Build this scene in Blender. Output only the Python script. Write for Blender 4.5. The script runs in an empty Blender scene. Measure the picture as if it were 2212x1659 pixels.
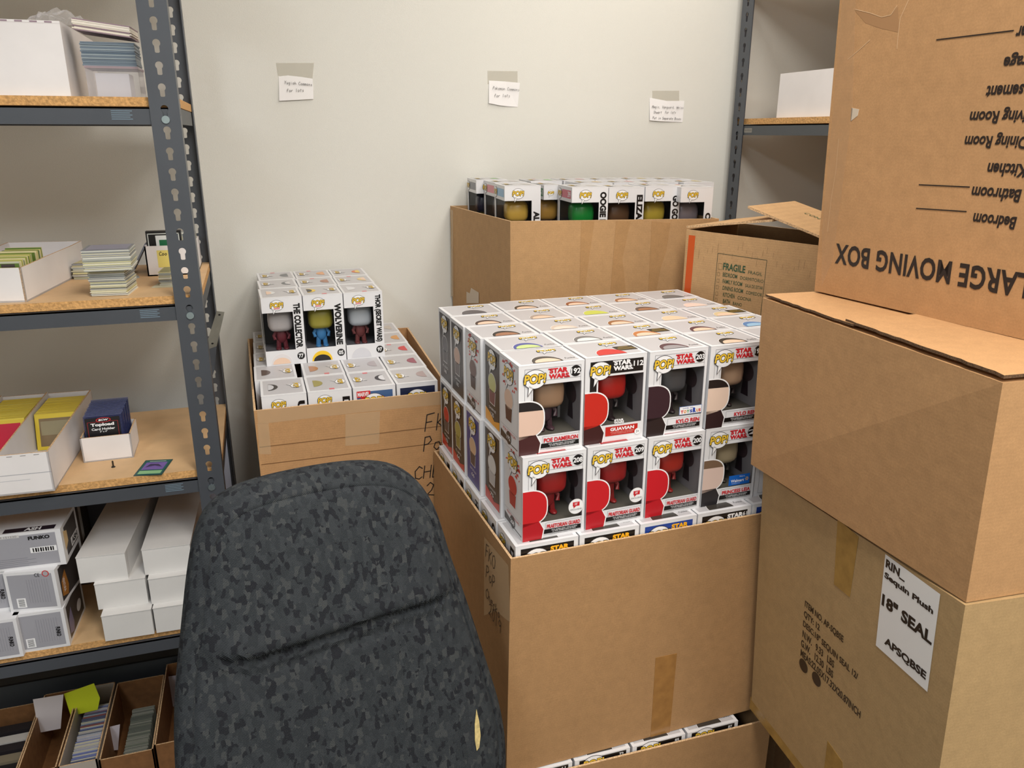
import bpy, bmesh, math, random
from math import sin, cos, pi, radians as R
from mathutils import Vector as V, Matrix
rnd = random.Random(11)
sc = bpy.context.scene
COL = sc.collection
# ------------------------------------------------------------------ camera
W, H, FPX, EYE = 2212.0, 1659.0, 1700.0, 1.62
pitch, yaw, roll = math.atan(542 / FPX), R(17.8), R(0.1)
FW = V((sin(yaw) * cos(pitch), cos(yaw) * cos(pitch), -sin(pitch)))
RT = V((cos(yaw), -sin(yaw), 0)); UP = RT.cross(FW)
RT, UP = RT * cos(roll) + UP * sin(roll), UP * cos(roll) - RT * sin(roll)
cam = bpy.data.objects.new('camera', bpy.data.cameras.new('camera')); COL.objects.link(cam)
m = Matrix((RT, UP, -FW)).transposed().to_4x4(); m.translation = (0, 0, EYE); cam.matrix_world = m
cam.data.sensor_width = 36; cam.data.lens = FPX / W * 36; cam.data.clip_start = .02
sc.camera = cam
sc.view_settings.view_transform = 'Standard'; sc.view_settings.look = 'None'
sc.view_settings.gamma = 1; sc.view_settings.use_curve_mapping = False
sc.view_settings.exposure = 0.42
wd = bpy.data.worlds.new('world'); sc.world = wd; wd.use_nodes = True
wd.node_tree.nodes['Background'].inputs[0].default_value = (.9, .95, 1, 1)
wd.node_tree.nodes['Background'].inputs[1].default_value = .05
def area(x, y, z, sx, sy, power, col):
    d = bpy.data.lights.new('ceiling_light_glow', 'AREA'); d.shape = 'RECTANGLE'; d.size = sx; d.size_y = sy
    d.energy = power; d.color = col
    o = bpy.data.objects.new('ceiling_light_glow', d); COL.objects.link(o); o.location = (x, y, z); return o
WARM = (1, .955, .89); COOL = (.86, .93, 1)
LAMPS = [(.40, .10, 29, WARM), (1.15, -1.35, 32, WARM), (-1.3, -.9, 26, COOL), (1.15, 1.40, 10.5, WARM)]
for lx, ly, lp, lc in LAMPS: area(lx, ly, 2.795, .55, 1.15, lp, lc)

# pixel -> point helpers (photo frame 2212x1659); z is height above the floor
def ray(x, y): return FW + RT * ((x - 1106) / FPX) - UP * ((y - 829.5) / FPX)
def onZ(x, y, z):
    r = ray(x, y); t = (z - EYE) / r.z; return V((r.x * t, r.y * t, z))
def onY(x, y, Y):
    r = ray(x, y); t = Y / r.y; return V((r.x * t, Y, EYE + r.z * t))
def onX(x, y, X):
    r = ray(x, y); t = X / r.x; return V((X, r.y * t, EYE + r.z * t))
def onP(x, y, p, n):
    r = ray(x, y); o = V((0, 0, EYE)); t = (p - o).dot(n) / r.dot(n); return o + r * t

# ------------------------------------------------------------------ materials
def lin(c):
    return tuple(((v / 255) / 12.92 if v / 255 <= .04045 else ((v / 255 + .055) / 1.055) ** 2.4) for v in c)
MATS = {}
def pm(name, c, rough=.5, metal=0., spec=.5, noise=None, bump=None, trans=None, coat=0):
    """principled material; noise=(scale,amount[,detail]) varies colour, bump=(scale,strength)"""
    if name in MATS: return MATS[name]
    m = bpy.data.materials.new(name); m.use_nodes = True; nt = m.node_tree; b = nt.nodes['Principled BSDF']
    L = lin(c); b.inputs['Base Color'].default_value = (*L, 1); b.inputs['Roughness'].default_value = rough
    b.inputs['Metallic'].default_value = metal; b.inputs['Specular IOR Level'].default_value = spec
    if coat: b.inputs['Coat Weight'].default_value = coat; b.inputs['Coat Roughness'].default_value = .15
    tc = nt.nodes.new('ShaderNodeTexCoord')
    if noise:
        n = nt.nodes.new('ShaderNodeTexNoise'); n.inputs['Scale'].default_value = noise[0]; n.inputs['Detail'].default_value = 6
        r = nt.nodes.new('ShaderNodeValToRGB'); a = noise[1]
        r.color_ramp.elements[0].position = .35; r.color_ramp.elements[1].position = .65
        r.color_ramp.elements[0].color = (*[v * (1 - a) for v in L], 1); r.color_ramp.elements[1].color = (*[min(1, v * (1 + a)) for v in L], 1)
        nt.links.new(tc.outputs['Object'], n.inputs['Vector']); nt.links.new(n.outputs['Fac'], r.inputs['Fac'])
        nt.links.new(r.outputs['Color'], b.inputs['Base Color'])
    if bump:
        n = nt.nodes.new('ShaderNodeTexNoise'); n.inputs['Scale'].default_value = bump[0]; n.inputs['Detail'].default_value = 4
        k = nt.nodes.new('ShaderNodeBump'); k.inputs['Strength'].default_value = bump[1]; k.inputs['Distance'].default_value = .002
        nt.links.new(tc.outputs['Object'], n.inputs['Vector']); nt.links.new(n.outputs['Fac'], k.inputs['Height'])
        nt.links.new(k.outputs['Normal'], b.inputs['Normal'])
    if trans is not None: b.inputs['Alpha'].default_value = trans
    MATS[name] = m; return m
def ink(c, rough=.35):
    return pm('ink_%02x%02x%02x' % tuple(c), c, rough)
def clear(name, c, alpha, rough=.08):
    """clear film: mostly see-through with a glossy coat"""
    if name in MATS: return MATS[name]
    m = bpy.data.materials.new(name); m.use_nodes = True; nt = m.node_tree; nt.nodes.clear()
    o = nt.nodes.new('ShaderNodeOutputMaterial'); t = nt.nodes.new('ShaderNodeBsdfTransparent')
    g = nt.nodes.new('ShaderNodeBsdfPrincipled'); g.inputs['Base Color'].default_value = (*lin(c), 1); g.inputs['Roughness'].default_value = rough
    x = nt.nodes.new('ShaderNodeMixShader'); lw = nt.nodes.new('ShaderNodeLayerWeight'); lw.inputs[0].default_value = .5; pw = nt.nodes.new('ShaderNodeMath'); pw.operation = 'POWER'; pw.inputs[1].default_value = 5; nt.links.new(lw.outputs['Facing'], pw.inputs[0]); f = nt.nodes.new('ShaderNodeMath'); f.operation = 'MULTIPLY_ADD'; f.inputs[1].default_value = .8; f.inputs[2].default_value = .03; nt.links.new(pw.outputs[0], f.inputs[0])
    a = nt.nodes.new('ShaderNodeMath'); a.operation = 'ADD'; a.inputs[1].default_value = alpha; a.use_clamp = True
    nt.links.new(f.outputs[0], a.inputs[0]); nt.links.new(a.outputs[0], x.inputs[0])
    nt.links.new(t.outputs[0], x.inputs[1]); nt.links.new(g.outputs[0], x.inputs[2]); nt.links.new(x.outputs[0], o.inputs[0])
    MATS[name] = m; return m
def kraft(name, c, line=0., axis='Z'):
    """corrugated cardboard: fibre speckle, broad mottling, faint flute lines"""
    if name in MATS: return MATS[name]
    m = bpy.data.materials.new(name); m.use_nodes = True; nt = m.node_tree; b = nt.nodes['Principled BSDF']; L = lin(c)
    b.inputs['Roughness'].default_value = .72; b.inputs['Specular IOR Level'].default_value = .25
    tc = nt.nodes.new('ShaderNodeTexCoord')
    def noise(s, lo, hi, det=4):
        n = nt.nodes.new('ShaderNodeTexNoise'); n.inputs['Scale'].default_value = s; n.inputs['Detail'].default_value = det
        r = nt.nodes.new('ShaderNodeMapRange'); r.inputs[1].default_value = .3; r.inputs[2].default_value = .7; r.inputs[3].default_value = lo; r.inputs[4].default_value = hi
        nt.links.new(tc.outputs['Object'], n.inputs['Vector']); nt.links.new(n.outputs['Fac'], r.inputs[0]); return r.outputs[0], n
    a, _ = noise(420, .93, 1.06, 2); c2, nb = noise(55, .95, 1.05); d, _ = noise(4, .95, 1.05)
    mu = nt.nodes.new('ShaderNodeMath'); mu.operation = 'MULTIPLY'; nt.links.new(a, mu.inputs[0]); nt.links.new(c2, mu.inputs[1])
    m2 = nt.nodes.new('ShaderNodeMath'); m2.operation = 'MULTIPLY'; nt.links.new(mu.outputs[0], m2.inputs[0]); nt.links.new(d, m2.inputs[1])
    out = m2.outputs[0]
    if line:
        w = nt.nodes.new('ShaderNodeTexWave'); w.bands_direction = axis; w.inputs['Scale'].default_value = 60; w.inputs['Distortion'].default_value = 1.5
        r = nt.nodes.new('ShaderNodeMapRange'); r.inputs[3].default_value = 1 - line; r.inputs[4].default_value = 1
        nt.links.new(tc.outputs['Object'], w.inputs['Vector']); nt.links.new(w.outputs['Fac'], r.inputs[0])
        m3 = nt.nodes.new('ShaderNodeMath'); m3.operation = 'MULTIPLY'; nt.links.new(out, m3.inputs[0]); nt.links.new(r.outputs[0], m3.inputs[1]); out = m3.outputs[0]
    vm = nt.nodes.new('ShaderNodeVectorMath'); vm.operation = 'SCALE'; vm.inputs[0].default_value = L
    nt.links.new(out, vm.inputs['Scale']); nt.links.new(vm.outputs[0], b.inputs['Base Color'])
    k = nt.nodes.new('ShaderNodeBump'); k.inputs['Strength'].default_value = .25; k.inputs['Distance'].default_value = .002
    nt.links.new(nb.outputs['Fac'], k.inputs['Height']); nt.links.new(k.outputs['Normal'], b.inputs['Normal'])
    MATS[name] = m; return m
WHITEBOX = pm('coated_white_card', (226, 226, 229), .32, noise=(3, .02))
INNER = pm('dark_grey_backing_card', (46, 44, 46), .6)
K_NEAR = kraft('kraft_card_near', (172, 133, 92), .03)
K_EDGE = pm('kraft_cut_edge', (214, 178, 136), .8, noise=(300, .3), bump=(400, .8))
K_FLUTE = pm('kraft_flute_dark', (96, 70, 46), .9, noise=(500, .5))
K_WARM = kraft('kraft_card_warm', (190, 147, 103), .03)
K_MOVE = kraft('kraft_card_moving', (186, 143, 100), .02)
K_GREEN = kraft('kraft_card_olive', (176, 146, 104), .03)
K_PALE = kraft('kraft_card_pale', (198, 160, 116), .06)
K_MID = kraft('kraft_card_mid', (184, 146, 103), .03)
K_OLD = kraft('kraft_card_old', (186, 142, 98), .05)
K_DARK = kraft('kraft_card_dark', (120, 84, 56), .03)
STEEL = pm('grey_painted_steel', (80, 84, 91), .38, .25, noise=(8, .05))
STEEL_D = pm('grey_painted_steel_back', (78, 82, 86), .5, .1)
BARE = pm('bare_galvanised_steel', (178, 176, 166), .35, .8, noise=(30, .1))
BOLT = pm('zinc_bolt', (170, 186, 192), .25, .9)
WOOD_T = pm('particle_board_face', (214, 178, 134), .55, noise=(14, .08), bump=(300, .15))
WOOD_E = pm('particle_board_edge', (206, 158, 100), .85, noise=(190, .22), bump=(220, .9))
CARDW = pm('white_card_box', (230, 226, 226), .6, noise=(10, .03))
TAPE_B = pm('brown_packing_tape', (160, 116, 66), .22, noise=(40, .12), bump=(60, .3))
TAPE_C = clear('clear_packing_tape', (226, 200, 162), .30, .25)
TAPE_O = pm('olive_packing_tape', (158, 124, 66), .25, noise=(50, .12), bump=(90, .4))
FILM = clear('clear_window_film', (60, 62, 64), .01, .06)
BK, WH, RED = (16, 14, 16), (240, 240, 242), (200, 34, 44)
GOLD, GREYP = (232, 192, 62), (190, 188, 191)

# ------------------------------------------------------------------ mesh builder
TXT = {}
def text2d(s, bold=.0, spacing=1., shear=0.):
    k = (s, bold, spacing, shear)
    if k in TXT: return TXT[k]
    c = bpy.data.curves.new('t', 'FONT'); c.body = s; c.size = 1; c.offset = bold; c.space_character = spacing; c.resolution_u = 3
    c.shear = shear; c.fill_mode = 'FRONT'; c.space_line = .82
    o = bpy.data.objects.new('t', c); COL.objects.link(o)
    dg = bpy.context.evaluated_depsgraph_get(); me = bpy.data.meshes.new_from_object(o.evaluated_get(dg))
    vs = [(v.co.x, v.co.y) for v in me.vertices]; fs = [tuple(p.vertices) for p in me.polygons]
    bpy.data.objects.remove(o); bpy.data.curves.remove(c); bpy.data.meshes.remove(me)
    x0 = min(v[0] for v in vs); x1 = max(v[0] for v in vs); y0 = min(v[1] for v in vs); y1 = max(v[1] for v in vs)
    TXT[k] = ([((x - x0) / (x1 - x0), (y - y0) / (y1 - y0)) for x, y in vs], fs, (x1 - x0) / (y1 - y0)); return TXT[k]
# single-stroke handwriting, each glyph on a 1 x 1.4 cell (x-height 1)
HW = {'F': [[(.1, 0), (.15, 1.4)], [(.15, 1.4), (.75, 1.5)], [(.12, .75), (.6, .8)]], 'K': [[(.1, 0), (.12, 1.4)], [(.8, 1.4), (.15, .65), (.85, 0)]],
 'k': [[(.1, 0), (.12, 1.3)], [(.6, .85), (.14, .4), (.7, 0)]], 'O': [[(.5, 0), (.1, .4), (.2, 1.2), (.6, 1.4), (.9, .9), (.8, .2), (.5, 0)]],
 'P': [[(.12, 0), (.15, 1.4), (.6, 1.45), (.8, 1.05), (.5, .7), (.14, .65)]], 'o': [[(.45, 0), (.15, .3), (.25, .75), (.6, .8), (.8, .4), (.45, 0)]],
 'C': [[(.85, 1.15), (.5, 1.4), (.1, .9), (.2, .15), (.6, 0), (.9, .2)]], 'h': [[(.12, 0), (.15, 1.35)], [(.14, .5), (.45, .8), (.7, .55), (.7, 0)]],
 'H': [[(.1, 0), (.12, 1.4)], [(.8, 0), (.82, 1.4)], [(.1, .7), (.82, .75)]], 'E': [[(.8, 1.4), (.15, 1.35), (.12, 0), (.8, .05)], [(.12, .7), (.6, .75)]],
 'e': [[(.15, .4), (.75, .5), (.6, .8), (.25, .75), (.12, .35), (.35, 0), (.75, .1)]], 'c': [[(.7, .65), (.4, .8), (.12, .4), (.35, 0), (.75, .12)]],
 's': [[(.65, .7), (.3, .75), (.25, .5), (.65, .3), (.5, 0), (.12, .08)]], '2': [[(.1, 1.1), (.4, 1.4), (.75, 1.1), (.6, .6), (.1, .05), (.4, .12), (.9, .02)]],
 '0': [[(.5, 0), (.15, .5), (.3, 1.3), (.65, 1.35), (.85, .8), (.7, .1), (.5, 0)]], '1': [[(.45, 1.4), (.45, 0)]], '9': [[(.8, .95), (.5, .65), (.2, .95), (.4, 1.35), (.8, 1.25), (.78, 0)]],
 'Y': [[(.1, 1.4), (.45, .75)], [(.85, 1.4), (.3, 0)]], 'u': [[(.15, .8), (.15, .2), (.45, 0), (.7, .3), (.72, .8), (.72, 0)]], 'g': [[(.7, .7), (.35, .8), (.15, .4), (.45, .1), (.7, .4), (.72, .8), (.65, -.4), (.2, -.45)]],
 'i': [[(.4, .75), (.42, 0)], [(.4, 1.05), (.42, 1.12)]], 'm': [[(.08, 0), (.1, .75)], [(.1, .5), (.3, .8), (.45, .5), (.46, 0)], [(.46, .5), (.68, .8), (.85, .5), (.86, 0)]],
 'n': [[(.12, 0), (.14, .75)], [(.14, .5), (.45, .8), (.7, .5), (.7, 0)]], 'f': [[(.75, 1.2), (.5, 1.4), (.35, 1.1), (.3, 0)], [(.1, .75), (.65, .8)]],
 'r': [[(.2, 0), (.2, .75)], [(.2, .5), (.45, .78), (.7, .7)]], 'l': [[(.4, 1.35), (.4, 0)]], 't': [[(.4, 1.2), (.42, 0)], [(.15, .8), (.7, .85)]],
 'N': [[(.1, 0), (.1, 1), (.7, 0), (.72, 1)]], 'M': [[(.05, 0), (.15, 1.35), (.45, .5), (.8, 1.35), (.9, 0)]], 'a': [[(.7, .7), (.35, .8), (.12, .35), (.4, 0), (.7, .4), (.72, .8), (.75, 0)]],
 'V': [[(.05, 1.35), (.4, 0), (.85, 1.35)]], 'W': [[(.05, 1.3), (.25, 0), (.45, .9), (.65, 0), (.9, 1.3)]], 'S': [[(.8, 1.2), (.4, 1.4), (.2, 1), (.7, .5), (.5, 0), (.1, .1)]], 'B': [[(.12, 0), (.14, 1.4), (.65, 1.3), (.6, .8), (.14, .72), (.75, .5), (.65, .05), (.12, 0)]],
 'p': [[(.15, .8), (.12, -.5)], [(.14, .5), (.5, .8), (.75, .4), (.45, 0), (.15, .2)]], 'w': [[(.05, .75), (.25, 0), (.45, .6), (.65, 0), (.9, .75)]], 'd': [[(.7, 1.35), (.7, 0), (.35, 0), (.12, .4), (.4, .8), (.7, .5)]],
 'v': [[(.1, .75), (.4, 0), (.75, .75)]], 'x': [[(.1, .75), (.75, 0)], [(.7, .75), (.1, 0)]], ',': [[(.3, .1), (.2, -.3)]], 'y': [[(.1, .8), (.45, .2)], [(.8, .8), (.25, -.5)]], 'b': [[(.12, 1.3), (.14, 0), (.6, 0), (.75, .4), (.45, .75), (.14, .5)]]}
class MB:
    def __init__(s): s.v = []; s.f = []; s.mi = []; s.ms = []
    def mid(s, m):
        if m not in s.ms: s.ms.append(m)
        return s.ms.index(m)
    def add(s, vs, fs, m):
        n = len(s.v); i = s.mid(m); s.v += [tuple(v) for v in vs]; s.f += [tuple(n + k for k in f) for f in fs]; s.mi += [i] * len(fs)
    def hexa(s, b, t, m, mt=None):
        """b,t: 4 bottom and 4 top points, counter-clockwise from above"""
        s.add(list(b) + list(t), [(3, 2, 1, 0), (0, 1, 5, 4), (1, 2, 6, 5), (2, 3, 7, 6), (3, 0, 4, 7)], m)
        s.add(list(t), [(0, 1, 2, 3)], mt or m)
    def box(s, x0, y0, z0, x1, y1, z1, m, mt=None):
        s.hexa([(x0, y0, z0), (x1, y0, z0), (x1, y1, z0), (x0, y1, z0)], [(x0, y0, z1), (x1, y0, z1), (x1, y1, z1), (x0, y1, z1)], m, mt)
    def quad(s, a, b, c, d, m): s.add([a, b, c, d], [(0, 1, 2, 3)], m)
    def slab(s, pts, off, m, me=None):
        """polygon pts pushed by vector off into a closed slab"""
        n = len(pts); p = [V(q) for q in pts]; q = [a + V(off) for a in p]
        s.add(p, [tuple(reversed(range(n)))], m); s.add(q, [tuple(range(n))], m)
        s.add(p + q, [(i, (i + 1) % n, n + (i + 1) % n, n + i) for i in range(n)], me or m)
    def ribbon(s, pts, r, m, seg=8):
        """tube along points"""
        P = [V(p) for p in pts]; vs = []
        for i, p in enumerate(P):
            t = (P[min(i + 1, len(P) - 1)] - P[max(i - 1, 0)]).normalized(); a = t.cross(V((0, 0, 1)))
            if a.length < .01: a = t.cross(V((1, 0, 0)))
            a.normalize(); b = t.cross(a)
            for k in range(seg): vs.append(p + (a * cos(2 * pi * k / seg) + b * sin(2 * pi * k / seg)) * r)
        fs = [(i * seg + k, i * seg + (k + 1) % seg, (i + 1) * seg + (k + 1) % seg, (i + 1) * seg + k) for i in range(len(P) - 1) for k in range(seg)]
        fs += [tuple(reversed(range(seg))), tuple((len(P) - 1) * seg + k for k in range(seg))]
        s.add(vs, fs, m)
    def lathe(s, prof, m, c=(0, 0, 0), seg=24):
        vs = [(c[0] + r * cos(2 * pi * k / seg), c[1] + r * sin(2 * pi * k / seg), c[2] + z) for r, z in prof for k in range(seg)]
        fs = [(i * seg + k, i * seg + (k + 1) % seg, (i + 1) * seg + (k + 1) % seg, (i + 1) * seg + k) for i in range(len(prof) - 1) for k in range(seg)]
        fs += [tuple(reversed(range(seg))), tuple((len(prof) - 1) * seg + k for k in range(seg))]
        s.add(vs, fs, m)
    def ball(s, c, r, m, e=1., n=10, seg=16):
        """(super)ellipsoid; e<1 squarer"""
        def pw(a): return math.copysign(abs(a) ** e, a)
        vs = []; 
        for i in range(n + 1):
            ph = -pi / 2 + pi * i / n
            for k in range(seg):
                th = 2 * pi * k / seg; vs.append((c[0] + r[0] * pw(cos(ph)) * pw(cos(th)), c[1] + r[1] * pw(cos(ph)) * pw(sin(th)), c[2] + r[2] * pw(sin(ph))))
        s.add(vs, [(i * seg + k, i * seg + (k + 1) % seg, (i + 1) * seg + (k + 1) % seg, (i + 1) * seg + k) for i in range(n) for k in range(seg)], m)
    def mesh(s, name, smooth=False):
        me = bpy.data.meshes.new(name); me.from_pydata(s.v, [], s.f)
        for m in s.ms: me.materials.append(m)
        me.polygons.foreach_set('material_index', s.mi)
        if smooth: me.polygons.foreach_set('use_smooth', [True] * len(s.f))
        me.validate(); me.update(); return me
    def build(s, name, parent=None, smooth=False, loc=None, rz=0):
        o = bpy.data.objects.new(name, s.mesh(name, smooth)); COL.objects.link(o)
        if parent: o.parent = parent
        if loc is not None: o.location = loc
        o.rotation_euler.z = rz
        if smooth: 
            try: o.data.set_sharp_from_angle(angle=R(40))
            except Exception: pass
        return o
WALLS = {}
def inkon(t, q2):
    """print the marks of q2 into the wall mesh of thing t"""
    q, o = WALLS[t.name]; n = len(q.v); q.v += q2.v
    for f, mi in zip(q2.f, q2.mi): q.f.append(tuple(n + k for k in f)); q.mi.append(q.mid(q2.ms[mi]))
    o.data = q.mesh('carton_wall')
class Face:
    """flat printing frame: origin o, unit axes u (right) and v (up); w,h scale the 0..1 coords"""
    def __init__(s, mb, o, u, v, w=1., h=1.): s.m = mb; s.o = V(o); s.u = V(u).normalized(); s.v = V(v).normalized(); s.n = s.u.cross(s.v); s.w = w; s.h = h
    def p(s, x, y, l): return s.o + s.u * (x * s.w) + s.v * (y * s.h) + s.n * (.00022 * l)
    def poly(s, pts, c, l=1): s.m.add([s.p(x, y, l) for x, y in pts], [tuple(range(len(pts)))], c if isinstance(c, bpy.types.Material) else ink(c))
    def rect(s, x0, y0, x1, y1, c, l=1): s.poly([(x0, y0), (x1, y0), (x1, y1), (x0, y1)], c, l)
    def ell(s, cx, cy, rx, ry, c, l=1, a0=0, a1=360, n=24): s.poly([(cx + rx * cos(R(a0 + (a1 - a0) * k / n)), cy + ry * sin(R(a0 + (a1 - a0) * k / n))) for k in range(n if a1 - a0 >= 360 else n + 1)], c, l)
    def text(s, t, x0, y0, x1, y1, c, l=2, bold=.02, rot=0, shear=0., sp=1.):
        vs, fs, _ = text2d(t, bold, sp, shear)
        if rot == -90: vs = [(y, 1 - x) for x, y in vs]
        elif rot == 90: vs = [(1 - y, x) for x, y in vs]
        elif rot == 180: vs = [(1 - x, 1 - y) for x, y in vs]
        s.m.add([s.p(x0 + x * (x1 - x0), y0 + y * (y1 - y0), l) for x, y in vs], fs, c if isinstance(c, bpy.types.Material) else ink(c))
    def line(s, pts, t, c, l=1):
        for (ax, ay), (bx, by) in zip(pts, pts[1:]):
            A = V((ax * s.w, ay * s.h)); B = V((bx * s.w, by * s.h)); d = (B - A)
            if d.length < 1e-6: continue
            d.normalize(); q = V((-d.y, d.x)) * t / 2; A -= d * t * .3; B += d * t * .3
            P = [A - q, B - q, B + q, A + q]; s.poly([(p.x / s.w, p.y / s.h) for p in P], c, l)
    def frame(s, x0, y0, x1, y1, t, c, l=1): s.line([(x0, y0), (x1, y0), (x1, y1), (x0, y1), (x0, y0)], t, c, l)
    def hand(s, t, x, y, cell, c, th, l=2, slope=0., sp=.95):
        """x,y,cell in frame units; cell = glyph width"""
        for i, ch in enumerate(t):
            for st in HW.get(ch, []):
                s.line([(x + (i * sp + a + .12 * b) * cell, y + (b + slope * i) * cell) for a, b in st], th, c, l)
    def logo(s, cx, cy, r, k=1., l=3):
        """round speech bubble with gold block letters; r = half width in frame x units, k = y/x squash"""
        ry = r * s.w / s.h * .82 * k
        s.ell(cx, cy, r, ry, (70, 66, 70), l); s.poly([(cx - r * .55, cy - ry * .6), (cx - r * .1, cy - ry * .9), (cx - r * .62, cy - ry * 1.75)], (70, 66, 70), l)
        s.ell(cx, cy, r * .95, ry * .94, WH, l + 1); s.poly([(cx - r * .5, cy - ry * .6), (cx - r * .15, cy - ry * .86), (cx - r * .57, cy - ry * 1.6)], WH, l + 1)
        s.text('POP!', cx - r * .98, cy - ry * .5, cx + r * 1.0, cy + ry * .6, (30, 24, 20), l + 2, .085, shear=.12)
        s.text('POP!', cx - r * .94, cy - ry * .42, cx + r * .95, cy + ry * .54, GOLD, l + 3, .03, shear=.12)
def thing(name, label, cat, loc=(0, 0, 0), rz=0, group=None, kind=None):
    o = bpy.data.objects.new(name, None); COL.objects.link(o); o.location = loc; o.rotation_euler.z = rz; o.empty_display_size = .03
    tag(o, label, cat, group, kind); return o
def tag(o, label=None, cat=None, group=None, kind=None):
    if label: o['label'] = label
    if cat: o['category'] = cat
    if group: o['group'] = group
    if kind: o['kind'] = kind
    return o
def struct(name, mb):
    o = mb.build(name); o['kind'] = 'structure'; return o

# ------------------------------------------------------------------ the room
WALL = pm('painted_wall', (222, 221, 214), .55, noise=(2.5, .012), bump=(700, .25))
WY, WX, LX, NY, CZ = 2.275, 1.92, -2.6, -2.6, 2.81
def slabx(name, a, b, m):
    q = MB(); q.box(*a, *b, m); return struct(name, q)
slabx('wall_back', (LX, WY, 0), (WX, WY + .1, CZ), WALL)
slabx('wall_right', (WX, NY, 0), (WX + .1, WY + .1, CZ), WALL)
slabx('wall_left', (LX - .1, NY, 0), (LX, WY + .1, CZ), WALL)
slabx('wall_front', (LX, NY - .1, 0), (WX, NY, CZ), WALL)
slabx('floor', (LX - .1, NY - .1, -.1), (WX + .1, WY + .1, 0), pm('dark_grey_floor', (78, 74, 72), .8, noise=(90, .25)))
slabx('ceiling', (LX - .1, NY - .1, CZ), (WX + .1, WY + .1, CZ + .1), pm('ceiling_tile', (214, 212, 206), .9, noise=(60, .05)))
for i, (lx, ly, lp, lc) in enumerate(LAMPS):
    t = thing('ceiling_light', ['recessed ceiling light panel above the cartons', 'recessed ceiling light panel behind the viewer on the right', 'recessed ceiling light panel behind the viewer on the left', 'recessed ceiling light panel close to the back wall on the right'][i], 'ceiling light', (lx, ly, CZ - .012))
    q = MB()
    for a in ((-.31, -.61, -.275, .61), (.275, -.61, .31, .61), (-.275, -.61, .275, -.575), (-.275, .575, .275, .61)): q.box(a[0], a[1], 0, a[2], a[3], .012, pm('lamp_frame_white', (230, 230, 228), .4))
    q.build('frame', t)
    q = MB(); q.box(-.275, -.575, .004, .275, .575, .01, pm('lamp_diffuser', (250, 248, 240), .6)); o = q.build('diffuser', t)

# ------------------------------------------------------------------ shelving units
PITCH = .0381
def keyhole_plate(mb, o, u, z0, z1, w, hx, m, th, back, PITCH=.0381):
    """steel flange w wide along u, standing on o from z0 to z1, keyholes centred at hx; back = thickness direction"""
    o = V(o); u = V(u); n = int(round((z1 - z0) / PITCH))
    hole = []
    g = PITCH / .0381
    for a in range(-50, 231, 20): hole.append((cos(R(a)) * .0068 * g, sin(R(a)) * .0068 * g))
    hole += [(x * g, y * g) for x, y in ((-.0042, -.0155), (-.0025, -.0168), (.0025, -.0168), (.0042, -.0155))]
    hc = .024 * g
    for i in range(n):
        bz = z0 + i * PITCH
        P = lambda a, b, d=0: o + u * a + V((0, 0, bz + b)) + V(back) * d
        rect = [(w, 0), (w, PITCH), (0, PITCH), (0, 0)]
        hp = [(hx + x, hc + z) for x, z in hole]
        bm = bmesh.new(); rv = [bm.verts.new((x, z, 0)) for x, z in rect]; hv = [bm.verts.new((x, z, 0)) for x, z in hp]
        es = [bm.edges.new((rv[k], rv[(k + 1) % 4])) for k in range(4)] + [bm.edges.new((hv[k], hv[(k + 1) % len(hv)])) for k in range(len(hv))]
        bmesh.ops.triangle_fill(bm, edges=es, use_beauty=True)
        bm.verts.index_update(); vs = [(v.co.x, v.co.y) for v in bm.verts]; fs = [tuple(v.index for v in f.verts) for f in bm.faces]; bm.free()
        mb.add([P(x, z) for x, z in vs], fs, m); mb.add([P(x, z, th) for x, z in vs], [tuple(reversed(f)) for f in fs], m)
        k = len(hp); mb.add([P(x, z) for x, z in hp] + [P(x, z, th) for x, z in hp], [(j, (j + 1) % k, k + (j + 1) % k, k + j) for j in range(k)], m)
    A = o + V((0, 0, z0)); B = A + V((0, 0, n * PITCH))
    for d in (0, w): mb.quad(A + u * d, B + u * d, B + u * d + V(back) * th, A + u * d + V(back) * th, m)
    return n * PITCH
def post(parent, cx, cy, ux, uy, ztop, face_w=.052, side_w=.038, wall=.002, k=1.):
    """angle post: wide keyholed flange along ux (unit, in x or y) and side flange along uy, corner at cx,cy"""
    q = MB(); ux = V(ux); uy = V(uy); c = V((cx, cy, 0))
    keyhole_plate(q, c, ux, 0, ztop, face_w, face_w * .5, STEEL, wall, tuple(uy), PITCH * k)
    # side flange with small slots, bare worn edge
    n = int(ztop / PITCH); e = ux * wall
    for i in range(n):
        z = i * PITCH
        for a, b, z0, z1 in ((.002, .016, 0, PITCH), (.020, side_w, 0, PITCH), (.016, .020, 0, .012), (.016, .020, .024, PITCH)):
            A = c + uy * a; B = c + uy * b
            q.slab([A + V((0, 0, z + z0)), B + V((0, 0, z + z0)), B + V((0, 0, z + z1)), A + V((0, 0, z + z1))], e, STEEL)
    return q.build('post', parent)
Z = [.063, -.314, -.696, -1.076, -1.537]   # board tops relative to the eye
PX0, PX1, PY0, PY1 = -.118, -1.42, 1.69, 2.147
unit = thing('shelving_unit', 'grey slotted steel shelving unit with particle board shelves at left', 'shelving unit')
ZT = PITCH * 61
for cx, ux in ((PX0, (-1, 0, 0)), (PX1, (1, 0, 0))):
    post(unit, cx, PY0, ux, (0, 1, 0), ZT); post(unit, cx, PY1, ux, (0, -1, 0), ZT)
sh_lab = []
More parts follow.
